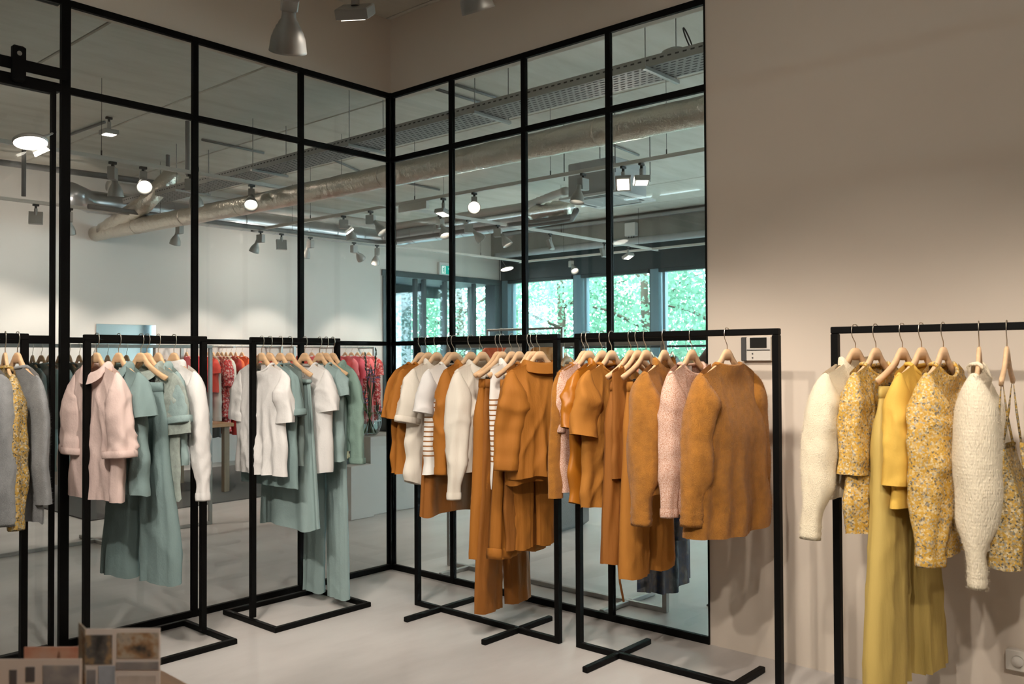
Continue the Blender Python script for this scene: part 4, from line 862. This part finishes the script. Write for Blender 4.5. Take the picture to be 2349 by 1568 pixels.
duct('water_pipe', 'dark drain pipe with upturned end below the air conditioner', [onz(1215, 516, 3.1), onz(1290, 506, 3.1), onz(1312, 502, 3.1), onz(1322, 482, 3.15)], .035, 'pipe_grey', 10, .2, cat='pipe')
duct('water_pipe', 'brown heating pipe just under the ceiling at far left', [onz(-30, 368, 3.62), onz(400, 425, 3.62)], .035, 'pipe_grey', 10, .3, cat='pipe')
duct('water_pipe', 'blue grey pipe along the foot of the concrete beam', [(7.98, 6.3, 3.32), (7.98, -7.9, 3.32)], .055, 'ac_body', 12, .5, cat='pipe')
bar_o('cable_duct', (8.09, 6.4, 3.72), (8.09, -7.9, 3.72), .07, .05, 'ac_body'); tag(bpy.data.objects['cable_duct'], 'blue grey cable duct along the top of the concrete beam', 'cable duct')
for i, (p, q, n) in enumerate((((463, 320), (605, 351), 'left of the cable tray rods'), ((1000, 204), (1116, 240), 'behind the first right pane'), ((1045, 194), (1162, 232), 'behind the second right pane'), ((1378, 322), (1465, 356), 'leading to the right floodlights'), ((163, 308), (240, 280), 'leading to the left ceiling floodlight'), ((750, 360), (830, 395), 'above the foil duct'), ((925, 418), (1008, 435), 'below the foil duct'))):
    duct('conduit', 'thin grey conduit fixed to the ceiling '+n, [onz(*p, CZ-.02), onz(*q, CZ-.02)], .014, 'pipe_grey', 8, 1.0, cat='conduit')
for i, (p0, p1, n) in enumerate((((55, 355), (55, 450), 'at far left'), ((430, 318), (424, 400), 'beside the second mullion'), ((385, 395), (372, 430), 'above the slanting foil duct'))):
    P = onz(p0[0], p0[1]-40, CZ); z1 = zat(*p1, P); duct('drop_pipe', 'thin vertical pipe dropping from the ceiling '+n, [P, (P[0], P[1], z1)], .022, 'pipe_grey', 10, .5, cat='pipe')
# air conditioner
ac = empty('air_conditioner', (3.28, .48, 3.02)); tag(ac, 'white ceiling cassette air conditioner with grey box', 'air conditioner')
MB().box((0, 0, .20), (.56, .56, .34), 0, .01).build('casing', 'ac_body', ac)
b = MB(); 
for s in (-1, 1): b.box((s*.30, 0, .012), (.10, .70, .024), 0, .004); b.box((0, s*.30, .012), (.5, .10, .024), 0, .004)
b.build('fascia', 'ac_white', ac); MB().box((0, 0, .004), (.46, .46, .016), 0, .004).build('intake_grille', 'ac_body', ac)
for dx, dy, sx, sy in ((.29, 0, .03, .42), (-.29, 0, .03, .42), (0, .29, .42, .03), (0, -.29, .42, .03)): MB().box((dx, dy, -.001), (sx, sy, .004)).build('air_slot', 'plastic_dark', ac)
for sx in (-1, 1):
    for sy in (-1, 1): MB().tube([(sx*.31, sy*.31, .2), (sx*.31, sy*.31, CZ-3.02)], .005, 6).build('hanger_rod', 'lamp_black', ac)
# emergency light box, beam junction box, exit sign
o = boxo('emergency_light', (-.02, -.22, -.04), (.02, .22, .04), 'track_white', None, .004); o.location = (TB-.01, onx(950, 460, TB)[1], TZ-.06); tag(o, 'grey emergency light box below the track right of the corner post', 'emergency light')
jb = empty('junction_box', onx(1452, 527, 8.12)); tag(jb, 'white junction box with cables on the concrete beam', 'junction box'); MB().box((-.05, 0, 0), (.09, .20, .22), 0, .008).build('box_body', 'ac_white', jb)
for k in range(3): MB().tube([(-.05, -.05+k*.05, -.1), (-.06, -.05+k*.05, -.2), (-.06, -.03+k*.05, -.36)], .008, 6).build('cable', 'lamp_black', jb)
ex = empty('exit_sign', (6.90, W1-.001, 3.02)); tag(ex, 'green exit sign with running figure and upward arrow', 'exit sign')
MB().box((0, -.025, 0), (.33, .05, .22), 0, .004).build('housing', 'ac_white', ex); MB().box((.02, -.052, -.02), (.27, .004, .15)).build('face', 'exit_green', ex)
mn = MB()
mn.box((-.065, -.0555, -.02), (.085, .003, .135)); mn.build('door_symbol', 'exit_white', ex)
def poly(b_, pts, y=-.0585): b_.add([(x, y, z) for x, z in pts], [tuple(range(len(pts)))])
rm = MB(); poly(rm, [(-.055+.011*math.cos(a), .026+.011*math.sin(a)) for a in np.linspace(0, 6.28, 12)[:-1]]); poly(rm, [(-.075, .014), (-.05, .014), (-.052, -.03), (-.078, -.03)]); poly(rm, [(-.078, -.028), (-.06, -.028), (-.088, -.08), (-.10, -.08)]); poly(rm, [(-.066, -.028), (-.052, -.028), (-.038, -.052), (-.052, -.056)]); poly(rm, [(-.052, -.05), (-.038, -.05), (-.046, -.08), (-.058, -.08)]); poly(rm, [(-.05, .012), (-.046, .004), (-.028, -.008), (-.03, -.016)]); poly(rm, [(-.075, .012), (-.1, -.002), (-.098, -.010), (-.075, .0)])
rm.build('running_figure', 'exit_green', ex)
ar = MB(); poly(ar, [(.085, .045), (.125, .0), (.11, -.012), (.094, .008), (.094, -.085), (.076, -.085), (.076, .008), (.060, -.012), (.045, .0)], -.0545); ar.build('arrow', 'exit_white', ex)

# ------------------------------------------------------------------ beige wall fittings
tp = onx(1745, 800, 0); th = empty('thermostat', (-.001, tp[1], tp[2])); tag(th, 'white wall thermostat with dark display behind the rack post', 'thermostat')
MB().box((-.012, 0, 0), (.024, .125, .115), 0, .003).build('case', 'plastic_white', th); MB().box((-.0255, 0, .030), (.003, .085, .05)).build('display', 'screen_dark', th); MB().box((-.0255, 0, -.005), (.002, .118, .004)).build('groove', 'plastic_dark', th)
for zz in (-.022, -.042): MB().box((-.026, .03, zz), (.003, .006, .006)).build('button', 'plastic_dark', th)
o = boxo('switch_module', (-.03, -.012, -.058), (-.001, .012, .058), 'plastic_dark', None, .003); o.location = (0, tp[1]+.076, tp[2]); tag(o, 'narrow dark grey module beside the thermostat', 'switch')
sk = onx(2340, 1510, 0); so = empty('wall_socket', (-.001, sk[1], sk[2])); tag(so, 'white double wall socket low at the right edge', 'socket'); MB().box((-.02, 0, 0), (.04, .085, .082), 0, .004).build('plate', 'plastic_white', so)
MB().lathe([(.022, .0), (.022, .004), (.019, -.010), (0, -.010)], 20, Matrix.Translation((-.044, 0, 0)) @ Matrix.Rotation(-math.pi/2, 4, 'Y') @ Matrix.Rotation(math.pi, 4, 'X')).build('recess', 'plastic_white', so, True)
for s in (-1, 1): MB().box((-.041, s*.009, 0), (.004, .005, .005)).build('contact_hole', 'plastic_dark', so)

# ------------------------------------------------------------------ things in the shop behind the glass
LO = dict(nu=16, nv=16)
def BGTop(m, hem, sl=.3, **kw):
    sk_ = dict(nl=10, nt=12, w0=.09, w1=.08); sk_.update(kw.pop('skw', {}))
    return Top(m, hem, sl, None, skw=sk_, collar=kw.pop('collar', 'crew'), **{**LO, **kw})
def wallrail(label, x0, x1, y, z):
    root = empty('wall_rail', (x0, y, z)); tag(root, label, 'clothes rail', 'steel wall rails'); L = x1-x0
    MB().tube([(0, 0, -.012), (L, 0, -.012)], .012, 10).build('rail_tube', 'grey_steel', root, True)
    for x in (0, L/2, L): MB().bx((x-.015, -.012, -.03), (x+.015, W1-y, 0), .002).build('wall_bracket', 'grey_steel', root)
    for x in (0, L): MB().bx((x-.018, -.018, -.25), (x+.018, .018, 0), .002).build('end_drop', 'grey_steel', root)
RY = 6.17; RZ = 1.62
wallrail('steel wall rail with red clothes left of the vase', ony(417, 795, RY)[0], ony(645, 795, RY)[0], RY, RZ); wallrail('steel wall rail with pink clothes behind the vase', ony(675, 795, RY)[0], ony(858, 795, RY)[0], RY, RZ)
red = [(428, 'f_coral', .85, .25, 'coral pink blouse at the left end of the red wall rail', 'coral blouse at the rail end', 'blouse'), (452, 'f_hotpink', .8, .25, 'hot pink top behind the second mullion', 'hot pink top', 'top'), (476, 'f_red', .62, .22, 'red lace short sleeved top on the red wall rail', 'red lace top', 'top'), (490, 'f_stone', 1.0, 0, 'long beige sleeveless tunic beside the red lace top', 'long beige tunic', 'tunic'), (500, 'f_redprint', .95, .4, 'red printed dress beside the beige tunic', 'first red printed dress', 'dress'), (509, 'f_redprint', 1.15, .55, 'red printed dress touching the cream cardigan', 'second red printed dress', 'dress'), (519, 'f_cream', .78, .5, 'cream cardigan among red printed dresses', 'cream cardigan', 'cardigan'), (530, 'f_darkred', 1.2, .2, 'dark red long dress beside the orange shirts', 'dark red long dress', 'dress'), (541, 'f_orange', 1.1, .3, 'orange shirt next to the dark red dress', 'first orange shirt', 'shirt'), (555, 'f_orange', 1.0, .3, 'orange shirt partly hidden by the white lace blouse', 'second orange shirt', 'shirt'), (585, 'f_red', .9, .3, 'red blouse behind the white lace blouse', 'red blouse behind lace', 'blouse'), (615, 'f_red', .9, .3, 'red blouse glimpsed between hangers', 'red blouse between hangers', 'blouse'),
 (690, 'f_red', .8, .3, 'red blouse at the left end of the pink wall rail', 'red blouse at the pink rail end', 'blouse'), (715, 'f_coral', .9, .3, 'coral blouse above the white wide sleeved blouse', 'coral blouse', 'blouse'), (740, 'f_cream', .8, .3, 'cream blouse glimpsed on the pink wall rail', 'cream blouse on the pink rail', 'blouse'), (770, 'f_hotpink', .9, .4, 'hot pink shirt left of the sage green shirt', 'hot pink shirt', 'shirt'), (792, 'f_coral', 1.0, .3, 'coral tee right of the sage green collar', 'coral tee', 't-shirt'), (806, 'f_hotpink', 1.15, .35, 'hot pink dress behind the flowers', 'hot pink dress', 'dress'), (820, 'f_redprint', 1.15, .3, 'pink printed dress behind the flowers', 'pink printed dress', 'dress'), (833, 'f_coral', 1.2, .3, 'coral dress behind the purple blooms', 'coral dress', 'dress'), (846, 'f_redprint', 1.15, .3, 'dark pink printed dress at the right end of the pink wall rail', 'dark pink printed dress', 'dress')]
for px, m, L, sl, lab, sh, cat in red:
    place('H', px, cat.replace('-', '_'), cat, lab, sh, BGTop(m, L, sl or None, fold=.014), rnd.uniform(-12, 12), group='red and pink clothes on the wall rails', axis='x', c=RY, rail=RZ)
o_ = place('H', 487, 'skirt', 'skirt', 'dark grey skirt below the beige tunic', 'dark grey skirt', Skirt('f_dark', 1.22, nu=14, nv=12, fold=.006, z0=-.8, ww=.18, wh=.2), 0, 'clip', group='red and pink clothes on the wall rails', axis='x', c=RY, rail=RZ)
# brown steel rack close behind the left partition
rack('clothes_rack', 'steel rack close behind the left partition with grey and sage clothes', 'x', 2.45, -2.3, .05, 'grey_steel', base='cross', feet=(-1.9, -.95), grp='grey steel clothes racks')
for px, m, L, sl, lab, sh, cat in [(75, 'f_sage_dark', .9, .3, 'dark sage shirt behind the blue grey sweater', 'dark sage shirt', 'shirt'), (95, 'f_sage_pale', .95, .5, 'pale sage jacket seen beside the blue grey sweater', 'pale sage jacket', 'jacket'), (113, 'f_stone', 1.05, .3, 'stone coloured dress behind the sliding door post', 'stone dress', 'dress'), (136, 'f_greygreen', 1.0, .3, 'grey green dress seen between the door posts', 'grey green dress', 'dress'), (160, 'f_sage_dark', .95, .3, 'dark sage dress behind the thick partition post', 'dark sage dress', 'dress'), (182, 'f_white', 1.1, .3, 'white dress behind the pink shirt', 'white dress behind pink shirt', 'dress'), (215, 'f_white', 1.08, None, 'white slip dress with hem below the pink shirt', 'white slip dress', 'dress'), (247, 'f_greygreen', 1.02, .3, 'grey green tunic behind the sage ruffle blouse', 'grey green tunic', 'tunic'), (290, 'f_stone', 1.02, .3, 'stone tunic behind the sage ruffle blouse', 'stone tunic', 'tunic')]:
    place('G', px, cat, cat, lab, sh, BGTop(m, L, sl, fold=.014), rnd.uniform(-8, 8), group='clothes close behind the left partition', axis='x', c=2.45)
# grey rack behind the right partition
GX = .33
rack('clothes_rack', 'grey steel rack close behind the right partition', 'y', GX, -1.985, -.22, 'grey_steel', h=1.54, base='cross', feet=(-1.72, -.42), grp='grey steel clothes racks')
for px, kind, m, L, lab, sh, cat in [(1105, 't', 'f_stone', .75, 'stone blouse behind the cream blouses', 'stone blouse', 'blouse'), (1200, 't', 'f_stone', .74, 'pale grey top behind the ochre trousers', 'pale grey top', 'top'), (1300, 't', 'f_black', .7, 'black top behind the first ochre sweater', 'black top', 'top'), (1395, 't', 'f_stone', .65, 'beige top behind the satin top', 'beige top', 'top'), (1520, 's', 'f_plaid', 1.385, 'blue and grey plaid skirt behind the mohair sweater', 'first plaid skirt', 'skirt')]:
    if kind == 't': place('K', px, cat, cat, lab, sh, BGTop(m, L, .3), rnd.uniform(-6, 6), group='clothes close behind the right partition', axis='y', c=GX, rail=1.54)
    else: place('K', px, cat, cat, lab, sh, Skirt(m, L, ww=.16, wh=.23, tb=.10, fold=.02, k=40, z0=-.3), 8, 'clip', group='clothes close behind the right partition', axis='y', c=GX, rail=1.54)
place('K', 1578, 'dress', 'dress', 'dark blue plaid dress glimpsed left of the last cardigan', 'dark blue plaid dress', BGTop('f_plaid', 1.08, .3), 0, group='clothes close behind the right partition', axis='y', c=GX, rail=1.54)
# taller thin rack further in
ya, yb = onx(1118, 755, 2.6)[1], onx(1292, 755, 2.6)[1]
rack('clothes_rack', 'thin tall grey rack standing before the windows', 'y', 2.6, yb, ya, 'grey_steel', h=1.735, t=.022, base='cross', feet=(yb+.15, ya-.15), grp='grey steel clothes racks')
for px, m, L, lab, sh, cat in [(1150, 'f_orange', .75, 'orange blouse on the thin tall rack', 'orange blouse', 'blouse'), (1200, 'f_stone', .8, 'stone shirt on the thin tall rack', 'stone shirt', 'shirt'), (1255, 'f_ochre', .8, 'rust shirt on the thin tall rack', 'rust shirt', 'shirt')]:
    place('L', px, cat, cat, lab, sh, BGTop(m, L, .3), rnd.uniform(-10, 10), group='clothes on the thin tall rack', axis='y', c=2.6, rail=1.735)
# long low rack below the windows with many hangers
rack('clothes_rack', 'long dark rack in front of the shop windows', 'y', 6.4, -.9, 5.95, 'dark_frame', h=1.60, t=.03, feet=(.8, 5.0), grp='grey steel clothes racks')
cyc = ['f_stone', 'f_dark', 'f_orange', 'f_cream', 'f_sage_dark', 'f_ochre']
nm = {'f_stone': 'stone', 'f_dark': 'dark grey', 'f_orange': 'orange', 'f_cream': 'cream', 'f_sage_dark': 'dark sage', 'f_ochre': 'rust'}
wl = ['nearest the doors', 'beside the corner mullion', 'below the first window', 'left of the first window post', 'below the first window post', 'right of the first window post', 'below the second window', 'left of the second window post', 'below the second window post', 'right of the second window post', 'below the third window', 'nearest the beige wall']
for i in range(12):
    px = 1052+i*49; m = cyc[i % 6]; place('J', px, 'shirt', 'shirt', nm[m]+' shirt on the window rack '+wl[i], nm[m]+' shirt '+wl[i], BGTop(m, .8, .25), rnd.uniform(-10, 10), group='shirts on the window rack', axis='y', c=6.4, rail=1.60)
# counter, plinth, vase and flowers, handbag
cx0 = onz(848, 1183, 0)
ct = boxo('counter', (1.20, 1.68, 0), (1.95, 2.3, .72), 'plinth_paint', None, .006); tag(ct, 'pale grey counter block carrying the glass vase', 'counter')
pl = boxo('display_plinth', (.93, 1.62, 0), (1.19, 2.06, .48), 'plinth_paint', None, .006); tag(pl, 'low pale display plinth in front of the counter', 'plinth')
vz = np.array([ony(848, 990, 1.85)[0], 1.85, .72])
va = empty('glass_vase', vz); tag(va, 'round clear glass vase with water and ribs on the counter', 'vase')
vp = [(0, .004), (.06, .004), (.085, .03), (.105, .09), (.108, .14), (.098, .19), (.07, .23), (.062, .245), (.066, .27), (.072, .28)]
MB().lathe(vp, 32).build('vase_body', 'vase_glass', va, True)
MB().lathe([(0, .008), (.055, .008), (.08, .035), (.098, .09), (.1, .125), (0, .125)], 24).build('water', 'vase_glass', va, True)
for k in range(10):
    a = 2*math.pi*k/10; MB().tube([((r+.001)*math.cos(a), (r+.001)*math.sin(a), z) for r, z in vp[1:]], .0022, 5).build('rib', 'spiral_steel', va)
M('petal', (.34, .22, .42), .7, var=((30, 30, 30), .25), trans=.3); M('stem_green', (.16, .25, .06), .6); M('stem_dark', (.045, .07, .035), .6)
for k, (dx, dy, h, fl, lab) in enumerate([(.02, .0, .58, 1, 'purple flower stem leaning right in the vase'), (-.10, .04, .5, 1, 'purple flower stem in the middle of the vase'), (.16, -.12, .34, 1, 'short purple bloom drooping to the right of the vase'), (.10, .02, .78, 0, 'tall dark bud stem curving above the vase'), (.02, .08, .74, 0, 'dark bud stem standing behind the blooms'), (-.22, .10, .6, 0, 'leafy stem leaning left from the vase'), (-.14, -.05, .42, 1, 'small purple bloom at the left of the vase')]):
    st = empty('flower_stem', vz); tag(st, lab, 'flower', 'flowers in the glass vase'); c = np.array([dx, dy, h]); p0 = np.array([-dx*.25, -dy*.25, .02]); pts = [p0, p0*.4+np.array([dx*.2, dy*.2, .2]), np.array([dx*.55, dy*.55, h*.6]), c]
    MB().tube(pts, [.006, .006, .005, .003], 6).build('stem', 'stem_green' if fl else 'stem_dark', st, True)
    rs = random.Random(k)
    if fl:
        for j in range(9):
            b = MB(); q = c+np.array([rs.uniform(-.07, .07), rs.uniform(-.07, .07), rs.uniform(-.13, .04)])
            for a in range(5):
                an = 2*math.pi*a/5+rs.random(); d = np.array([math.cos(an), math.sin(an), rs.uniform(-.2, .5)])*.034; s_ = np.array([-math.sin(an), math.cos(an), .0])*.016
                b.add([q, q+d*.6-s_, q+d+np.array([0, 0, .006]), q+d*.6+s_], [(0, 1, 2, 3)])
            b.build('bloom', 'petal', st)
    else:
        for j in range(5): q = c+(pts[2]-c)*(j*.12); MB().lathe([(0, 0), (.009, .015), (.007, .035), (0, .05)], 8, Matrix.Translation(tuple(q)) @ Matrix.Rotation(rs.uniform(-.5, .5), 4, 'Y')).build('bud', 'stem_dark', st, True)
    for j in range(2):
        q = p0+(c-p0)*rs.uniform(.4, .7); an = rs.uniform(0, 6); d = np.array([math.cos(an)*.3, math.sin(an)*.3, 1])*.16; s_ = np.array([-math.sin(an), math.cos(an), 0])*.012
        MB().add([q, q+d*.5-s_, q+d, q+d*.5+s_, q+d*.5+np.array([math.cos(an), math.sin(an), 0])*.004], [(0, 1, 4), (1, 2, 4), (2, 3, 4), (3, 0, 4)]).build('leaf', 'stem_dark', st)
hb = empty('handbag', (ony(796, 1040, 1.84)[0], 1.84, .48)); tag(hb, 'cream handbag with dark base and brown strap on the low plinth', 'handbag')
M('leather_brown', (.16, .065, .03), .5); M('straw', (.62, .52, .30), .85, bump=[('noise', (200, 200, 200), .6, .004)])
MB().box((0, 0, .12), (.24, .10, .15), .3, .012).build('bag_body', 'straw', hb); MB().box((0, 0, .024), (.245, .105, .048), .3, .01).build('bag_base', 'f_black', hb); MB().box((.0, -.055, .11), (.05, .006, .025), .3, .001).build('patch', 'leather_brown', hb); MB().tube([(-.08, -.02, .19), (-.06, -.02, .28), (.06, .02, .28), (.08, .02, .19)], .009, 8).build('strap', 'leather_brown', hb, True)
dvp = np.array([ony(900, 985, 2.05)[0], 2.05, .72]); dv = empty('counter_box', dvp); tag(dv, 'dark box on the counter beside the vase', 'box'); MB().box((0, 0, .10), (.22, .20, .20), .2, .01).build('box_body', 'f_dark', dv); MB().box((0, -.02, .205), (.18, .14, .012), .2, .004).build('lid', 'plastic_dark', dv)
# woven pouf, rug, wooden table, mirror, mannequin
pf = onz(1236, 1218, 0); M('woven', (.55, .54, .52), .9, bump=[('waveX', (60, 60, 60), .8, .01), ('waveZ', (60, 60, 60), .8, .01)])
po = empty('woven_basket', (pf[0]+.25, pf[1]+.05, 0)); tag(po, 'pale woven basket box behind the tapered trousers', 'basket'); MB().box((0, 0, .28), (.5, .42, .56), .1, .03).build('woven_sides', 'woven', po); MB().tube([(.235*sx, .2*sy, .56) for sx, sy in ((-1, -1), (1, -1), (1, 1), (-1, 1))], .016, 8, closed=True).build('rim', 'woven', po)
o = boxo('rug', (-.6, 3.4, 0), (2.4, 6.0, .012), 'rug_dark'); tag(o, 'dark grey rug on the shop floor', 'rug')
tb_ = empty('wooden_table', (.2, 4.0, 0.012)); tag(tb_, 'wooden table with square legs behind the white blouses', 'table'); MB().bx((-.2, -.08, .70), (.95, 1.0, .74), .004).build('tabletop', 'wood_table', tb_)
for x in (-.15, .88):
    for y in (-.03, .95): MB().bx((x-.03, y-.03, 0), (x+.03, y+.03, .70), .003).build('leg', 'wood_leg', tb_)
mi = empty('wall_mirror', (1.19, W1-.001, .3)); tag(mi, 'frameless mirror standing against the white wall at left', 'mirror'); MB().bx((-.385, -.02, 0), (.385, -.012, 1.59), .002).build('mirror_glass', 'mirror', mi); MB().bx((-.37, -.012, .02), (.37, 0, 1.57)).build('backing', 'plastic_dark', mi)
mp = np.array([.74, onx(1596, 760, .74)[1]-.29, 0]); mq = empty('mannequin', mp); tag(mq, 'mannequin bust in a black jacket half hidden by the beige wall', 'mannequin')
MB().box((0, 0, .006), (.30, .30, .012), 0, .003).build('base_plate', 'plastic_dark', mq); MB().tube([(0, 0, .01), (0, 0, .95)], .014, 10).build('pole', 'grey_steel', mq)
MB().lathe([(0, .92), (.12, .92), (.155, .98), (.15, 1.1), (.165, 1.25), (.185, 1.38), (.17, 1.48), (.10, 1.545), (.055, 1.575), (.05, 1.63), (0, 1.635)], 24, Matrix.Scale(.72, 4, (1, 0, 0))).build('bust', 'f_stone', mq, True)
jl = [(.19, .86), (.185, 1.0), (.185, 1.25), (.205, 1.40), (.20, 1.47), (.15, 1.545), (.085, 1.59), (.075, 1.62)]
MB().lathe(jl, 28, Matrix.Scale(.75, 4, (1, 0, 0))).build('jacket', 'f_black', mq, True)
for s in (-1, 1): MB().tube([(0, s*.17, 1.46), (.0, s*.235, 1.38), (0, s*.255, 1.2), (-.02, s*.25, 1.02), (-.04, s*.24, .88)], [.06, .066, .06, .055, .05], 14).build('jacket_sleeve', 'f_black', mq, True)

# ------------------------------------------------------------------ table with picture cards in front of the viewer
e1 = onz(368, 1532, .80); e2 = onz(436, 1568, .80); dr = (e2-e1)/np.linalg.norm(e2-e1); nr_ = np.array([-dr[1], dr[0], 0])
if np.dot(nr_, onz(100, 1560, .80)-e1) < 0: nr_ = -nr_
ang = math.atan2(dr[1], dr[0])
tf = empty('display_table', (*(e1+dr*.45+nr_*.42)[:2], 0), ang); tag(tf, 'orange brown wooden table just in front of the viewer', 'table')
sgn = 1 if np.dot(nr_, np.array([-math.sin(ang), math.cos(ang), 0])) > 0 else -1
MB().box((.0, 0, .78), (1.15, .84, .04), 0, .004).build('tabletop', 'wood_table', tf)
for x in (-.52, .52):
    for y in (-.36, .36): MB().box((x, y, .38), (.05, .05, .76), 0, .003).build('leg', 'wood_leg', tf)
M('card_paper', (.75, .64, .56), .6); M('card_edge', (.78, .70, .64), .6)
ramp_mat('photo_rocks', 'noise', 30, [(.35, (.05, .05, .05)), (.5, (.14, .13, .12)), (.62, (.45, .30, .15)), (.7, (.6, .52, .42))], .5)
ramp_mat('photo_mixed', 'noise', 34, [(.3, (.06, .06, .06)), (.45, (.42, .26, .14)), (.55, (.55, .48, .38)), (.75, (.16, .16, .17))], .5)
ramp_mat('photo_grey', 'noise', 20, [(.3, (.18, .18, .20)), (.55, (.36, .34, .33)), (.7, (.5, .43, .36))], .5)
ramp_mat('photo_pink', 'noise', 16, [(.3, (.62, .25, .16)), (.5, (.70, .40, .28)), (.7, (.72, .52, .42))], .5)
M('photo_blue', (.38, .42, .48), .5, var=((25, 25, 12), .4)); M('photo_square', (.12, .11, .11), .5); M('photo_cream', (.68, .60, .54), .5, var=((18, 18, 18), .2))
def card(label, dep, x0, x1, y0, lean, photos, hbase=.82, m='card_edge', fold=0):
    a = ondep(x0, y0, dep); c = ondep(x1, y0, dep); z1 = a[2]; wv = c-a; wd = np.hypot(wv[0], wv[1]); az = math.atan2(wv[1], wv[0])
    root = empty('picture_card', (a[0], a[1], .80), az); tag(root, label, 'card', 'picture cards on the table'); H = z1-.80
    MB().bx((0, 0, 0), (wd, .004, H)).build('sheet', m, root)
    for n, (u0, u1, v0, v1, mm) in enumerate(photos): MB().bx((u0*wd, -.0022 if True else 0, H*(1-v1)), (u1*wd, -.0002, H*(1-v0))).build('photo', mm, root)
    if fold: MB().box((-fold*.5*math.cos(.9), fold*.5*math.sin(.9), H/2), (fold, .003, H), -.9).build('folded_flap', 'photo_mixed', root)
    root.rotation_euler = (math.radians(lean), 0, az); return root
card('tall folded picture card with landscape photos', 1.55, 197, 366, 1442, 0, [(.0, .36, .06, .36, 'photo_rocks'), (.43, .99, .04, .30, 'photo_mixed'), (.42, .99, .34, .42, 'photo_grey'), (.18, .4, .38, 1, 'photo_blue'), (.44, .96, .48, .9, 'photo_cream'), (.02, .14, .42, .9, 'photo_grey')], fold=.05)
card('low picture card with a grey rocky photo and small squares', 1.52, -10, 186, 1512, 0, [(.17, .25, .14, .34, 'photo_square'), (.36, .46, .10, .30, 'photo_square'), (.56, .98, .08, .48, 'photo_grey'), (.17, .25, .55, .8, 'photo_cream'), (.36, .46, .5, .8, 'photo_cream')], m='card_paper')
card('salmon pink card standing behind the other cards', 1.68, 55, 196, 1484, 0, [(.3, 1, .0, .5, 'photo_pink')], m='photo_pink')

# ------------------------------------------------------------------ outside: trees and paving
o = boxo('terrace', (8.9, -12, -.2), (24, 24, -.12), 'paving'); struct(o, 'paved ground outside the shop'); o = boxo('terrace_entrance', (-4, 7.0, -.2), (8.9, 24, -.12), 'paving'); struct(o, 'paved ground outside the entrance')
nrs = np.random.RandomState(3)
def tree(x, y, h, r, label, n=9500):
    root = empty('broadleaf_tree', (x, y, -.12)); tag(root, label, 'tree', 'trees outside the windows')
    b = MB(); b.tube([(0, 0, 0), (.05, .03, h*.3), (-.04, .05, h*.6), (.02, 0, h*.9)], [.13, .11, .07, .03], 9)
    b.build('trunk', 'bark', root, True)
    for k in range(7):
        a = k*2.4; z = h*(.28+.08*k); b = MB(); b.tube([(0, 0, z), (r*.45*math.cos(a), r*.45*math.sin(a), z+.4), (r*.85*math.cos(a), r*.85*math.sin(a), z+.55)], [.05, .03, .01], 6); b.build('branch', 'bark', root, True)
    nb = 70; cen = nrs.randn(nb, 3); cen /= np.linalg.norm(cen, axis=1, keepdims=True); cen *= (.35+.65*nrs.rand(nb, 1)**.6)*np.array([r, r, h*.46]); cen += np.array([0, 0, h*.52])
    P = cen[nrs.randint(0, nb, n)]+nrs.randn(n, 3)*.26; P = P[P[:, 2] > .25]; k = len(P)
    d = nrs.randn(k, 3); d /= np.linalg.norm(d, axis=1, keepdims=True); s_ = np.cross(d, nrs.randn(k, 3)); s_ /= np.linalg.norm(s_, axis=1, keepdims=True)
    le = (.075+.06*nrs.rand(k, 1)); V = np.stack([P, P+d*le*.5-s_*le*.33, P+d*le, P+d*le*.5+s_*le*.33], 1).reshape(-1, 3)
    F = [(4*i, 4*i+1, 4*i+2, 4*i+3) for i in range(k)]
    o = meshobj('leaves', V, F, 'leaf', root); o['kind'] = 'stuff'
for x, y, h, r, lab in [(11.2, 3.2, 5.6, 1.7, 'leafy tree outside the third window'), (12.0, 5.6, 6.0, 1.9, 'leafy tree outside the second window'), (12.4, 8.2, 6.2, 2.0, 'leafy tree outside the first window'), (11.6, 10.8, 6.0, 1.9, 'leafy tree outside the right door leaf'), (9.6, 12.2, 5.8, 1.8, 'leafy tree outside the left door leaf'), (14.6, 7.0, 7.0, 2.2, 'taller tree further back behind the first window'), (14.0, 12.0, 7.0, 2.2, 'taller tree further back behind the doors')]:
    tree(x, y, h, r, lab)
